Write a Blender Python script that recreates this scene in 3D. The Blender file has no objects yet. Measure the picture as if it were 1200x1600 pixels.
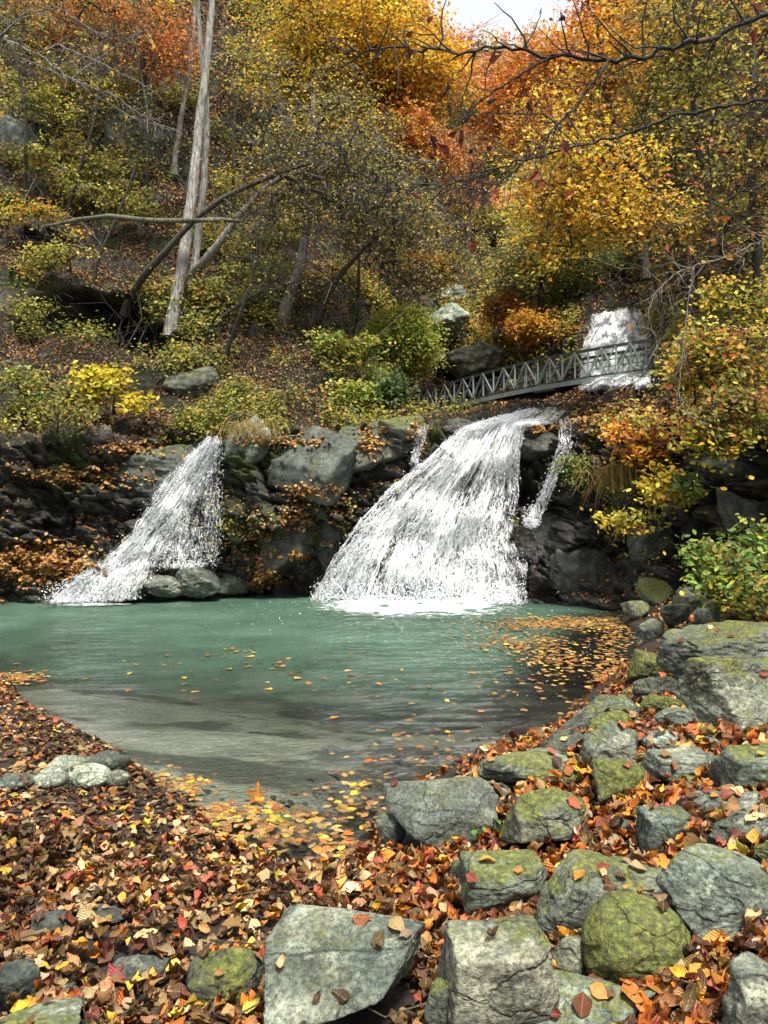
import bpy, math
import numpy as np
from mathutils import Vector
from mathutils.bvhtree import BVHTree

# ------------------------------------------------------------------ camera, sky, sun
S = bpy.context.scene
COL = S.collection
CAMZ, F, CX, HY = 1.7, 1200.0, 600.0, 800.0
cam_d = bpy.data.cameras.new("camera"); cam = bpy.data.objects.new("camera", cam_d); COL.objects.link(cam)
cam.location = (0, 0, CAMZ); cam.rotation_euler = (math.radians(90), 0, 0)
cam_d.sensor_fit = 'VERTICAL'; cam_d.sensor_height = 36; cam_d.lens = 27; cam_d.clip_start = 0.05; cam_d.clip_end = 2000
S.camera = cam
SUN_EL, SUN_AZ = math.radians(66), math.radians(158)      # azimuth from +Y clockwise: behind the camera, to the right
w = bpy.data.worlds.new("World"); S.world = w; w.use_nodes = True
wn = w.node_tree; wn.nodes.clear()
sky = wn.nodes.new('ShaderNodeTexSky'); sky.sky_type = 'NISHITA'; sky.sun_disc = False
sky.sun_elevation = SUN_EL; sky.sun_rotation = SUN_AZ; sky.air_density = 1.0; sky.dust_density = 5.0; sky.ozone_density = 0.6
bg = wn.nodes.new('ShaderNodeBackground'); bg.inputs['Strength'].default_value = 0.12
wo = wn.nodes.new('ShaderNodeOutputWorld')
cloud = wn.nodes.new('ShaderNodeTexNoise'); cloud.inputs['Scale'].default_value = 2.2; cloud.inputs['Detail'].default_value = 5
cr = wn.nodes.new('ShaderNodeValToRGB'); cr.color_ramp.elements[0].position = .3; cr.color_ramp.elements[0].color = (4.3, 4.5, 4.7, 1); cr.color_ramp.elements[1].position = .7; cr.color_ramp.elements[1].color = (6.2, 6.3, 6.4, 1)
cm = wn.nodes.new('ShaderNodeMix'); cm.data_type = 'RGBA'; cm.inputs[0].default_value = .85
wn.links.new(cloud.outputs['Fac'], cr.inputs[0]); wn.links.new(sky.outputs[0], cm.inputs[6]); wn.links.new(cr.outputs[0], cm.inputs[7])
wn.links.new(cm.outputs[2], bg.inputs[0]); wn.links.new(bg.outputs[0], wo.inputs[0])
sd_ = bpy.data.lights.new("sun", 'SUN'); sun = bpy.data.objects.new("sun", sd_); COL.objects.link(sun)
sd_.energy = 4.9; sd_.angle = math.radians(11); sd_.color = (1.0, 0.95, 0.86)
sv = Vector((math.sin(SUN_AZ) * math.cos(SUN_EL), math.cos(SUN_AZ) * math.cos(SUN_EL), math.sin(SUN_EL)))
sun.rotation_euler = sv.to_track_quat('Z', 'Y').to_euler()
S.view_settings.view_transform = 'Standard'; S.view_settings.look = 'None'; S.view_settings.gamma = 1
S.view_settings.exposure = 0.80
S.render.engine = 'CYCLES'
cy = S.cycles
cy.max_bounces = 6; cy.diffuse_bounces = 3; cy.glossy_bounces = 3; cy.transmission_bounces = 3; cy.transparent_max_bounces = 16
cy.caustics_reflective = False; cy.caustics_refractive = False
cy.use_denoising = True
cy.sample_clamp_indirect = 6

R0 = np.random.default_rng(7)

# ------------------------------------------------------------------ numeric helpers
def P(px, py, d):
    return np.array([(px - CX) / F * d, d, CAMZ - (py - HY) / F * d])
def W0(px, py, z=0.0):
    d = (CAMZ - z) * F / (py - HY)
    return np.array([(px - CX) / F * d, d])

def _h(i, j, k, s):
    n = (i.astype(np.int64) * 374761393 + j.astype(np.int64) * 668265263 + k.astype(np.int64) * 1274126177 + s * 1442695041) & 0xffffffff
    n = ((n ^ (n >> 13)) * 1274126177) & 0xffffffff
    n = ((n ^ (n >> 16)) * 2246822519) & 0xffffffff
    return ((n ^ (n >> 15)) & 0xffffff) / float(0xffffff)
def noise3(p, s=0):
    f = np.floor(p); i, j, k = f[:, 0], f[:, 1], f[:, 2]; u = p - f; u = u * u * (3 - 2 * u)
    r = 0
    for a in (0, 1):
        for b in (0, 1):
            for c in (0, 1):
                wt = (u[:, 0] if a else 1 - u[:, 0]) * (u[:, 1] if b else 1 - u[:, 1]) * (u[:, 2] if c else 1 - u[:, 2])
                r = r + wt * _h(i + a, j + b, k + c, s)
    return r * 2 - 1
def fbm(p, o=4, s=0, g=0.5):
    r, a = 0, 1.0
    for q in range(o):
        r = r + a * noise3(p * (2.03 ** q) + q * 17.3, s + q); a *= g
    return r
def cells(p, s=0):
    """faceted blocks: each cell of a jittered lattice gets an offset and a tilt of its own"""
    f = np.floor(p); best = np.full(len(p), 1e9); off = np.zeros(len(p)); second = np.full(len(p), 1e9)
    for a in (-1, 0, 1):
        for b in (-1, 0, 1):
            for c in (-1, 0, 1):
                i, j, k = f[:, 0] + a, f[:, 1] + b, f[:, 2] + c
                q = np.stack([i + _h(i, j, k, s + 1), j + _h(i, j, k, s + 2), k + _h(i, j, k, s + 3)], 1)
                e = p - q; d = (e * e).sum(1)
                t = np.stack([_h(i, j, k, s + 5), _h(i, j, k, s + 6), _h(i, j, k, s + 7)], 1) * 2 - 1
                v = (_h(i, j, k, s + 4) * 2 - 1) + 0.9 * (e * t).sum(1)
                m = d < best
                second = np.where(m, best, np.minimum(second, d)); off = np.where(m, v, off); best = np.where(m, d, best)
    return off, np.sqrt(second) - np.sqrt(best)
def sstep(a, b, x):
    t = np.clip((x - a) / (b - a), 0, 1); return t * t * (3 - 2 * t)
def poly_sd(q, poly):
    """signed distance to a polygon, negative inside"""
    q = np.asarray(q, float)[:, :2]; poly = np.asarray(poly, float); d = np.full(len(q), 1e9); ins = np.zeros(len(q), bool)
    for i in range(len(poly)):
        a, b = poly[i], poly[(i + 1) % len(poly)]; e = b - a; v = q - a
        t = np.clip((v @ e) / max(e @ e, 1e-9), 0, 1); d = np.minimum(d, np.linalg.norm(v - t[:, None] * e, axis=1))
        c = (a[1] > q[:, 1]) != (b[1] > q[:, 1])
        with np.errstate(divide='ignore', invalid='ignore'):
            xi = a[0] + (q[:, 1] - a[1]) / (b[1] - a[1] + 1e-12) * (b[0] - a[0])
        ins ^= c & (q[:, 0] < xi)
    return np.where(ins, -d, d)
def norm(v):
    return v / np.maximum(np.linalg.norm(v, axis=-1, keepdims=True), 1e-9)

# ------------------------------------------------------------------ mesh building
class MB:
    def __init__(s): s.v = []; s.q = []; s.t = []; s.c = []; s.u = []; s.n = 0
    def add(s, V, Q=None, T=None, C=(0.5, 0.5, 0.5)):
        V = np.asarray(V, float).reshape(-1, 3)
        if Q is not None and len(Q): s.q.append(np.asarray(Q, np.int64).reshape(-1, 4) + s.n)
        if T is not None and len(T): s.t.append(np.asarray(T, np.int64).reshape(-1, 3) + s.n)
        C = np.asarray(C, float)
        s.c.append(np.broadcast_to(C, (len(V), 3)) if C.ndim == 1 else C)
        s.v.append(V); s.n += len(V)
    def mesh(s, name, smooth=False):
        V = np.concatenate(s.v) if s.v else np.zeros((0, 3))
        q = np.concatenate(s.q) if s.q else np.zeros((0, 4), np.int64); t = np.concatenate(s.t) if s.t else np.zeros((0, 3), np.int64)
        me = bpy.data.meshes.new(name); me.vertices.add(len(V)); me.vertices.foreach_set('co', V.astype(np.float32).ravel())
        nl = q.size + t.size; me.loops.add(nl); me.polygons.add(len(q) + len(t))
        me.loops.foreach_set('vertex_index', np.concatenate([q.ravel(), t.ravel()]).astype(np.int32))
        ls = np.concatenate([np.arange(len(q)) * 4, q.size + np.arange(len(t)) * 3]).astype(np.int32)
        me.polygons.foreach_set('loop_start', ls)
        me.polygons.foreach_set('use_smooth', np.full(len(q) + len(t), smooth))
        me.update(calc_edges=True)
        c = np.concatenate(s.c); rgba = np.ones((len(V), 4), np.float32); rgba[:, :3] = c
        a = me.attributes.new('tint', 'FLOAT_COLOR', 'POINT'); a.data.foreach_set('color', rgba.ravel())
        if s.u and sum(len(x) for x in s.u) == len(V):
            a = me.attributes.new('blade', 'FLOAT_VECTOR', 'POINT'); a.data.foreach_set('vector', np.concatenate(s.u).astype(np.float32).ravel())
        return me
    def build(s, name, mat, parent=None, smooth=False):
        me = s.mesh(name, smooth); me.materials.append(mat)
        o = bpy.data.objects.new(name, me); COL.objects.link(o)
        if parent is not None:
            o.parent = parent; me.transform(parent.matrix_basis.inverted())
        return o

def tag(o, label=None, cat=None, group=None, kind=None):
    if label: o['label'] = label
    if cat: o['category'] = cat
    if group: o['group'] = group
    if kind: o['kind'] = kind
    return o
def thing(name, label, cat, loc, group=None):
    o = bpy.data.objects.new(name, None); COL.objects.link(o); o.location = tuple(float(v) for v in loc); o.empty_display_size = 0.2
    return tag(o, label, cat, group)

def grid_quads(nr, nc):
    i = np.arange(nr * nc).reshape(nr, nc)
    return np.stack([i[:-1, :-1], i[:-1, 1:], i[1:, 1:], i[1:, :-1]], -1).reshape(-1, 4)
def tube(mb, pts, rad, sides=8, C=(0.5, 0.5, 0.5), rough=0.0, rng=None):
    pts = np.asarray(pts, float); n = len(pts); rad = np.broadcast_to(np.asarray(rad, float), (n,))
    T = norm(np.gradient(pts, axis=0)); ref = np.array([0.31, 0.87, 0.2]); 
    if abs(T[0] @ norm(ref)) > 0.9: ref = np.array([1, 0, 0.1])
    A = norm(np.cross(T, ref)); B = np.cross(T, A)
    th = np.arange(sides) * 2 * math.pi / sides
    rr = rad[:, None] * (1 + (rough * (rng.random((n, sides)) - 0.5) if rng is not None else 0))
    V = pts[:, None] + rr[..., None] * (np.cos(th)[None, :, None] * A[:, None] + np.sin(th)[None, :, None] * B[:, None])
    i = np.arange(n * sides).reshape(n, sides); j = np.roll(i, -1, 1)
    Q = np.stack([i[:-1], j[:-1], j[1:], i[1:]], -1).reshape(-1, 4)
    mb.add(V.reshape(-1, 3), Q, None, C)
def segs(mb, a, b, ra, rb, sides=4, C=(0.5, 0.5, 0.5)):
    """many short tapered twigs at once"""
    a = np.asarray(a, float); b = np.asarray(b, float); n = len(a)
    if n == 0: return
    T = norm(b - a); ref = np.where(np.abs(T[:, 2:3]) > 0.9, np.array([[1.0, 0, 0]]), np.array([[0, 0, 1.0]]))
    A = norm(np.cross(T, ref)); B = np.cross(T, A); th = np.arange(sides) * 2 * math.pi / sides
    ring = np.cos(th)[None, :, None] * A[:, None] + np.sin(th)[None, :, None] * B[:, None]
    V = np.concatenate([a[:, None] + ring * np.asarray(ra).reshape(-1, 1, 1), b[:, None] + ring * np.asarray(rb).reshape(-1, 1, 1)], 1)
    i = np.arange(sides); j = (i + 1) % sides
    q = np.stack([i, j, j + sides, i + sides], -1)
    Q = (np.arange(n) * 2 * sides)[:, None, None] + q[None]
    C = np.asarray(C, float)
    if C.ndim == 2: C = np.repeat(C, 2 * sides, 0)
    mb.add(V.reshape(-1, 3), Q.reshape(-1, 4), None, C)
KITE_V = np.array([[0, 0, 0], [-.33, .45, .09], [0, 1, -.03], [.33, .45, .09]]); KITE_Q = np.array([[0, 1, 2, 3]])
def oval(curl=0.0, fold=0.1, twist=0.0, wid=0.33, nt=5, wave=0.0):
    t = np.linspace(0, 1, nt); w_ = wid * np.sin(math.pi * np.clip(t, 0.03, 0.985) ** 0.85)
    V = []
    for ti, wi in zip(t, w_):
        for s_ in (-1, 0, 1):
            an = curl * (ti - 0.35)
            z = fold * abs(s_) * wi * 2 + 0.5 * curl * (ti - 0.4) ** 2 * 1.6 + wave * math.sin(ti * 11 + s_ * 2) * 0.06 + twist * s_ * wi * (ti - .5) * 2
            V.append([s_ * wi * (1 - 0.35 * abs(fold)), ti * (1 - 0.12 * abs(curl)), z])
    V = np.array(V); V[:, 1] -= 0.45
    if nt > 4: V += np.random.default_rng(int(abs(curl * 977 + twist * 331 + wid * 71) * 10)).normal(size=V.shape) * np.array([.022, .018, .03])
    return V, grid_quads(nt, 3)
LOBE = None
def lobed(curl=0.4):
    """a five-pointed leaf"""
    V = [[0, 0, 0]]; n = 20
    for k in range(n):
        a = -math.pi / 2 + 2 * math.pi * k / n
        r = 0.5 if k % 4 == 2 else (0.22 if k % 4 == 0 else 0.31)
        if k == 0: r = 0.08
        V.append([math.cos(a) * r, math.sin(a) * r, curl * r * r * (1 + 0.5 * math.sin(k * 1.7)) * 1.4])
    return np.array(V), np.array([[0, 1 + k, 1 + (k + 1) % n] for k in range(n)])
def frames(nrm, ang):
    nrm = norm(nrm); ref = np.where(np.abs(nrm[:, 2:3]) > 0.95, np.array([[1.0, 0, 0]]), np.array([[0, 0, 1.0]]))
    a = norm(np.cross(ref, nrm)); b = np.cross(nrm, a); c, s_ = np.cos(ang)[:, None], np.sin(ang)[:, None]
    return a * c + b * s_, -a * s_ + b * c, nrm
def scatter(mb, tv, tq, pos, nrm, ang, size, cols, tri=False):
    if len(pos) == 0: return
    X, Y, Z = frames(nrm, ang); k = len(tv)
    V = pos[:, None] + size[:, None, None] * (tv[None, :, 0:1] * X[:, None] + tv[None, :, 1:2] * Y[:, None] + tv[None, :, 2:3] * Z[:, None])
    q = (np.arange(len(pos)) * k)[:, None, None] + tq[None]; mb.u.append(np.tile(tv, (len(pos), 1)))
    if tri: mb.add(V.reshape(-1, 3), None, q.reshape(-1, 3), np.repeat(cols, k, 0))
    else: mb.add(V.reshape(-1, 3), q.reshape(-1, 4), None, np.repeat(cols, k, 0))
def pal(p, n, rng, jit=0.25):
    p = np.array(p, float); c = p[rng.integers(0, len(p), n)]
    return np.clip(c * (1 + jit * (rng.random((n, 1)) * 2 - 1)) * (1 + 0.12 * (rng.random((n, 3)) * 2 - 1)), 0.004, 0.9)

YEL = [(.78, .50, .04), (.74, .42, .03), (.80, .58, .09), (.60, .46, .05)]
AMB = [(.78, .38, .02), (.74, .32, .02), (.80, .46, .04), (.64, .25, .02)]
ORA = [(.76, .26, .025), (.76, .32, .05), (.60, .15, .02), (.68, .22, .06)]
RUS = [(.52, .16, .03), (.40, .11, .02), (.55, .25, .06), (.30, .12, .04)]
LIM = [(.50, .46, .06), (.38, .38, .05), (.58, .50, .08), (.22, .26, .04)]
OLV = [(.20, .20, .035), (.12, .14, .02), (.32, .29, .06), (.36, .27, .06)]
GRN = [(.13, .22, .035), (.07, .14, .02), (.20, .30, .06), (.26, .36, .07)]
BRO = [(.26, .14, .05), (.15, .07, .03), (.36, .20, .07), (.09, .045, .025)]
TAN = [(.60, .40, .19), (.46, .27, .11), (.68, .50, .27), (.34, .18, .08)]

# ------------------------------------------------------------------ materials
def mat(name):
    m = bpy.data.materials.new(name); m.use_nodes = True; nt = m.node_tree; nt.nodes.clear()
    out = nt.nodes.new('ShaderNodeOutputMaterial'); return m, nt, out
class NT:
    def __init__(s, nt): s.nt = nt
    def n(s, t, **k):
        x = s.nt.nodes.new(t)
        for a, b in k.items(): setattr(x, a, b)
        return x
    def l(s, a, b): s.nt.links.new(a, b)
    def val(s, sock, v):
        if hasattr(v, 'is_output') or isinstance(v, bpy.types.NodeSocket): s.l(v, sock)
        else: sock.default_value = v
    def noise(s, vec, scale, detail=4, rough=0.55, dist=0.0):
        x = s.n('ShaderNodeTexNoise'); s.l(vec, x.inputs['Vector']); x.inputs['Scale'].default_value = scale; x.inputs['Detail'].default_value = detail
        x.inputs['Roughness'].default_value = rough; x.inputs['Distortion'].default_value = dist; return x.outputs['Fac']
    def vor(s, vec, scale, feature='F1'):
        x = s.n('ShaderNodeTexVoronoi', feature=feature); s.l(vec, x.inputs['Vector']); x.inputs['Scale'].default_value = scale; return x
    def ramp(s, fac, stops):
        x = s.n('ShaderNodeValToRGB'); s.l(fac, x.inputs[0]); e = x.color_ramp.elements
        while len(e) < len(stops): e.new(0.5)
        for q, (p_, c) in zip(e, stops): q.position = p_; q.color = (*c, 1) if not np.isscalar(c) else (c, c, c, 1)
        return x.outputs[0]
    def mix(s, fac, a, b, mode='MIX'):
        x = s.n('ShaderNodeMix', data_type='RGBA', blend_type=mode); s.val(x.inputs[0], fac)
        for sock, v in ((x.inputs[6], a), (x.inputs[7], b)):
            if isinstance(v, tuple): sock.default_value = (*v, 1)
            else: s.l(v, sock)
        return x.outputs[2]
    def math(s, op, a, b=None, clamp=False):
        x = s.n('ShaderNodeMath', operation=op, use_clamp=clamp); s.val(x.inputs[0], a)
        if b is not None: s.val(x.inputs[1], b)
        return x.outputs[0]
    def attr(s, name, kind='GEOMETRY'):
        x = s.n('ShaderNodeAttribute', attribute_name=name, attribute_type=kind); return x
    def scale(s, vec, sx, sy, sz, rot=(0, 0, 0)):
        x = s.n('ShaderNodeMapping'); s.l(vec, x.inputs[0]); x.inputs['Scale'].default_value = (sx, sy, sz); x.inputs['Rotation'].default_value = rot; return x.outputs[0]
    def bump(s, h, strength, dist, prev=None):
        x = s.n('ShaderNodeBump'); s.l(h, x.inputs['Height']); x.inputs['Strength'].default_value = strength; x.inputs['Distance'].default_value = dist
        if prev is not None: s.l(prev, x.inputs['Normal'])
        return x.outputs[0]

def leaf_mat(name, transl=0.42, rough=0.55, vein=False):
    m, nt, out = mat(name); N = NT(nt); c = N.attr('tint').outputs['Color']
    co = N.n('ShaderNodeTexCoord').outputs['Object']
    f = N.noise(co, 38, 3); c2 = N.mix(0.55, c, N.ramp(f, [(0.3, 0.5), (0.7, 1.1)]), 'MULTIPLY')
    b = N.n('ShaderNodeBsdfPrincipled')
    if vein:                                                       # midrib, side veins and brown blotches of a dry leaf
        sp = N.n('ShaderNodeSeparateXYZ'); N.l(N.attr('blade').outputs['Vector'], sp.inputs[0]); ax = N.math('ABSOLUTE', sp.outputs[0])
        wv = N.math('SINE', N.math('MULTIPLY', N.math('SUBTRACT', sp.outputs[1], N.math('MULTIPLY', ax, 0.9)), 62.0)); rib = N.ramp(ax, [(0.0, 1.0), (0.022, 0.0)])
        hgt = N.math('ADD', N.math('MULTIPLY', wv, 0.5), N.noise(co, 70, 3)); N.l(N.bump(hgt, 0.5, 0.004), b.inputs['Normal'])
        c2 = N.mix(N.math('MULTIPLY', N.ramp(wv, [(0.0, 0.0), (0.9, 1.0)]), 0.11), c2, (.05, .03, .015)); c2 = N.mix(N.math('MULTIPLY', rib, 0.4), c2, (.5, .34, .16))
        c2 = N.mix(N.ramp(N.noise(co, 95, 4, .7), [(0.54, 0.0), (0.66, 0.75)]), c2, N.mix(1.0, c2, (.32, .22, .14), 'MULTIPLY'))
    N.l(c2, b.inputs['Base Color']); b.inputs['Roughness'].default_value = rough
    b.inputs['Specular IOR Level'].default_value = 0.35
    t = N.n('ShaderNodeBsdfTranslucent'); N.l(c2, t.inputs[0])
    mx = N.n('ShaderNodeMixShader'); mx.inputs[0].default_value = transl; N.l(b.outputs[0], mx.inputs[1]); N.l(t.outputs[0], mx.inputs[2])
    N.l(mx.outputs[0], out.inputs[0]); return m
M_LEAF = leaf_mat('leaf'); M_LITTER = leaf_mat('dry_leaf', 0.12, 0.5, True)

def bark_mat():
    m, nt, out = mat('bark'); N = NT(nt); co = N.n('ShaderNodeTexCoord').outputs['Object']
    st = N.scale(co, 14, 14, 2.2); f = N.noise(st, 1.6, 5, 0.6, 0.5); g = N.noise(co, 2.2, 3)
    c = N.attr('tint').outputs['Color']
    c2 = N.mix(0.8, c, N.ramp(f, [(0.36, 0.14), (0.60, 1.25)]), 'MULTIPLY')
    c3 = N.mix(N.ramp(g, [(0.5, 0.0), (0.68, 0.5)]), c2, (0.06, 0.075, 0.025))
    b = N.n('ShaderNodeBsdfPrincipled'); N.l(c3, b.inputs['Base Color']); b.inputs['Roughness'].default_value = 0.8
    N.l(N.bump(f, 1.0, 0.06), b.inputs['Normal']); N.l(b.outputs[0], out.inputs[0]); return m
M_BARK = bark_mat()

def rock_mat():
    m, nt, out = mat('boulder_stone'); N = NT(nt)
    geo = N.n('ShaderNodeNewGeometry'); tc = N.n('ShaderNodeTexCoord'); oi = N.n('ShaderNodeObjectInfo')
    off = N.n('ShaderNodeVectorMath', operation='ADD'); N.l(tc.outputs['Object'], off.inputs[0])
    k = N.math('MULTIPLY', oi.outputs['Random'], 37.0); cmb = N.n('ShaderNodeCombineXYZ'); N.l(k, cmb.inputs[0]); N.l(k, cmb.inputs[2]); N.l(cmb.outputs[0], off.inputs[1])
    co = off.outputs[0]
    tone = N.attr('tone', 'OBJECT').outputs['Fac']; moss = N.attr('moss', 'OBJECT').outputs['Fac']; wet = N.attr('wet', 'OBJECT').outputs['Fac']
    n1 = N.noise(co, 3.4, 7, 0.7); st = N.scale(co, 6, 9, 15, (0.7, 0.45, 0.3)); n2 = N.noise(st, 1.4, 6, 0.68, 1.2); n3 = N.noise(co, 60, 4, 0.7); n4 = N.noise(co, 170, 2, 0.7)
    c = N.ramp(n1, [(0.34, (.040, .052, .042)), (0.5, (.125, .148, .122)), (0.64, (.33, .355, .295))])
    c = N.mix(0.55, c, N.ramp(n2, [(0.32, 0.45), (0.65, 1.2)]), 'MULTIPLY')
    c = N.mix(0.75, c, N.ramp(n3, [(0.38, 0.22), (0.60, 1.45)]), 'MULTIPLY')
    sp = N.ramp(n4, [(0.56, 0.0), (0.66, 1.0)]); c = N.mix(N.math('MULTIPLY', sp, 0.22), c, (.46, .48, .44))
    # pale lichen blotches
    li = N.math('MULTIPLY', N.ramp(N.noise(co, 9, 5, 0.7), [(0.55, 0.0), (0.66, 1.0)]), N.ramp(n3, [(0.4, 0.0), (0.6, 0.8)]))
    c = N.mix(li, c, (.42, .46, .36))
    wob = N.n('ShaderNodeTexNoise'); N.l(co, wob.inputs['Vector']); wob.inputs['Scale'].default_value = 3.0; wob.inputs['Detail'].default_value = 5
    wv = N.n('ShaderNodeVectorMath', operation='SCALE'); N.l(wob.outputs['Color'], wv.inputs[0]); wv.inputs['Scale'].default_value = .5
    wa = N.n('ShaderNodeVectorMath', operation='ADD'); N.l(N.scale(co, 1, 1, 2.2, (.4, .3, 0)), wa.inputs[0]); N.l(wv.outputs[0], wa.inputs[1])
    crk = N.ramp(N.vor(wa.outputs[0], 2.1, 'DISTANCE_TO_EDGE').outputs['Distance'], [(0.0, 0.0), (0.018, 1.0)]); c = N.mix(N.math('MULTIPLY', .55, N.attr('crack', 'OBJECT').outputs['Fac']), c, N.mix(crk, (.12, .11, .09), (1, 1, 1)), 'MULTIPLY')
    ros = N.vor(wa.outputs[0], 17); rm = N.math('MULTIPLY', N.ramp(ros.outputs['Distance'], [(0.20, 1.0), (0.34, 0.0)]), N.ramp(N.noise(co, 2.6, 3), [(0.5, 0.0), (0.62, .7)])); c = N.mix(rm, c, (.44, .47, .37))
    stn = N.ramp(N.noise(co, 2.1, 6, .72), [(0.5, 0.0), (0.66, .55)]); c = N.mix(stn, c, N.mix(1.0, c, (.62, .46, .30), 'MULTIPLY'))
    cast = N.ramp(oi.outputs['Random'], [(0.0, (1.0, 1.0, .95)), (0.35, (.86, .98, .94)), (0.7, (1.08, 1.0, .86)), (1.0, (.95, 1.0, 1.02))]); c = N.mix(1.0, c, cast, 'MULTIPLY')
    tn = N.n('ShaderNodeCombineColor'); [N.l(tone, tn.inputs[i]) for i in range(3)]
    c = N.mix(1.0, c, tn.outputs[0], 'MULTIPLY')
    # moss: grows on tops and in patches
    sx = N.n('ShaderNodeSeparateXYZ'); N.l(geo.outputs['Normal'], sx.inputs[0])
    up = N.math('MULTIPLY', N.math('ADD', sx.outputs[2], 0.55), 0.25)
    mn = N.noise(co, 4.2, 5, 0.65); mn2 = N.noise(co, 26, 4, 0.7)
    mm = N.math('ADD', N.math('ADD', N.math('MULTIPLY', mn, 0.9), N.math('MULTIPLY', mn2, 0.45)), up)
    mm = N.math('ADD', mm, N.math('ADD', 0.02, N.math('MULTIPLY', moss, 1.2)))
    mk = N.ramp(N.math('MULTIPLY', mm, 0.5), [(0.56, 0.0), (0.64, 1.0)])
    mc = N.ramp(N.noise(co, 45, 4, 0.75), [(0.32, (.022, .030, .004)), (0.5, (.085, .10, .014)), (0.68, (.24, .245, .035))])
    c = N.mix(N.math('MULTIPLY', mk, 0.88), c, mc)
    c = N.mix(N.math('MULTIPLY', wet, 0.8), c, N.mix(1.0, c, (0.22, 0.2, 0.18), 'MULTIPLY'))
    b = N.n('ShaderNodeBsdfPrincipled'); N.l(c, b.inputs['Base Color'])
    N.l(N.math('SUBTRACT', 0.78, N.math('MULTIPLY', wet, 0.45)), b.inputs['Roughness'])
    bm = N.bump(n2, 0.55, 0.04); bm = N.bump(crk, 0.7, 0.02, bm); bm = N.bump(n3, 0.6, 0.012, bm); bm = N.bump(mn2, 0.35, 0.02, bm); bm = N.bump(n4, 0.4, 0.004, bm)
    N.l(bm, b.inputs['Normal']); N.l(b.outputs[0], out.inputs[0]); return m
M_ROCK = rock_mat()

def terrain_mat():
    m, nt, out = mat('gorge_ground'); N = NT(nt); geo = N.n('ShaderNodeNewGeometry'); co = N.n('ShaderNodeTexCoord').outputs['Object']
    a = N.attr('tint'); sep = N.n('ShaderNodeSeparateColor'); N.l(a.outputs['Color'], sep.inputs[0])
    rockm, wet, mossm = sep.outputs[0], sep.outputs[1], sep.outputs[2]
    n1 = N.noise(co, 1.3, 6, 0.65); st = N.scale(co, 1.6, 1.6, 7, (0.35, 0.4, 0)); n2 = N.noise(st, 1.3, 6, 0.62, 0.8); n3 = N.noise(co, 16, 5, 0.7); n4 = N.noise(co, 50, 3, .7)
    c = N.ramp(n1, [(0.3, (.026, .027, .023)), (0.5, (.070, .070, .058)), (0.7, (.19, .185, .16))])
    c = N.mix(0.7, c, N.ramp(n2, [(0.35, 0.3), (0.62, 1.25)]), 'MULTIPLY'); c = N.mix(0.6, c, N.ramp(n3, [(0.35, 0.4), (0.65, 1.3)]), 'MULTIPLY')
    c = N.mix(N.ramp(N.noise(co, 2.6, 5, .7), [(0.56, 0.0), (0.66, 0.65)]), c, (.15, .075, .03))      # iron stain
    cw = N.mix(1.0, c, (.20, .19, .17), 'MULTIPLY'); c = N.mix(wet, c, cw)
    mk = N.math('ADD', N.math('ADD', N.noise(co, 1.8, 5, .65), N.math('MULTIPLY', n3, 0.4)), N.math('MULTIPLY', mossm, 0.5))
    mk = N.ramp(N.math('MULTIPLY', mk, 0.6), [(0.52, 0.0), (0.6, 0.9)])
    mc = N.ramp(n4, [(0.35, (.014, .022, .006)), (0.6, (.06, .075, .014)), (.75, (.13, .14, .03))])
    c = N.mix(mk, c, mc)
    soil = N.ramp(n3, [(0.3, (.005, .0045, .003)), (0.55, (.015, .011, .006)), (0.75, (.04, .024, .010))])
    c = N.mix(rockm, soil, c)
    b = N.n('ShaderNodeBsdfPrincipled'); N.l(c, b.inputs['Base Color']); N.l(N.math('SUBTRACT', 0.9, N.math('MULTIPLY', wet, 0.52)), b.inputs['Roughness']); N.l(N.math('ADD', 0.08, N.math('MULTIPLY', wet, 0.45)), b.inputs['Specular IOR Level'])
    bm = N.bump(n2, 0.8, 0.12); bm = N.bump(n3, 0.7, 0.04, bm); bm = N.bump(n4, 0.5, 0.015, bm)
    N.l(bm, b.inputs['Normal']); N.l(b.outputs[0], out.inputs[0]); return m
M_TERR = terrain_mat()

def ground_mat():
    m, nt, out = mat('bank_and_bed'); N = NT(nt); co = N.n('ShaderNodeTexCoord').outputs['Object']; a = N.attr('tint').outputs['Color']
    n1 = N.noise(co, 2.2, 5, .6); n3 = N.noise(co, 30, 5, .75); n4 = N.vor(co, 45).outputs['Distance']
    c = N.mix(0.75, a, N.ramp(n3, [(0.33, 0.35), (0.66, 1.4)]), 'MULTIPLY'); c = N.mix(0.55, c, N.ramp(n1, [(0.35, 0.5), (0.65, 1.25)]), 'MULTIPLY')
    b = N.n('ShaderNodeBsdfPrincipled'); N.l(c, b.inputs['Base Color']); b.inputs['Roughness'].default_value = 0.75
    N.l(N.bump(n3, 0.6, 0.02, N.bump(n4, 0.4, 0.015)), b.inputs['Normal']); N.l(b.outputs[0], out.inputs[0]); return m
M_GROUND = ground_mat()

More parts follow.
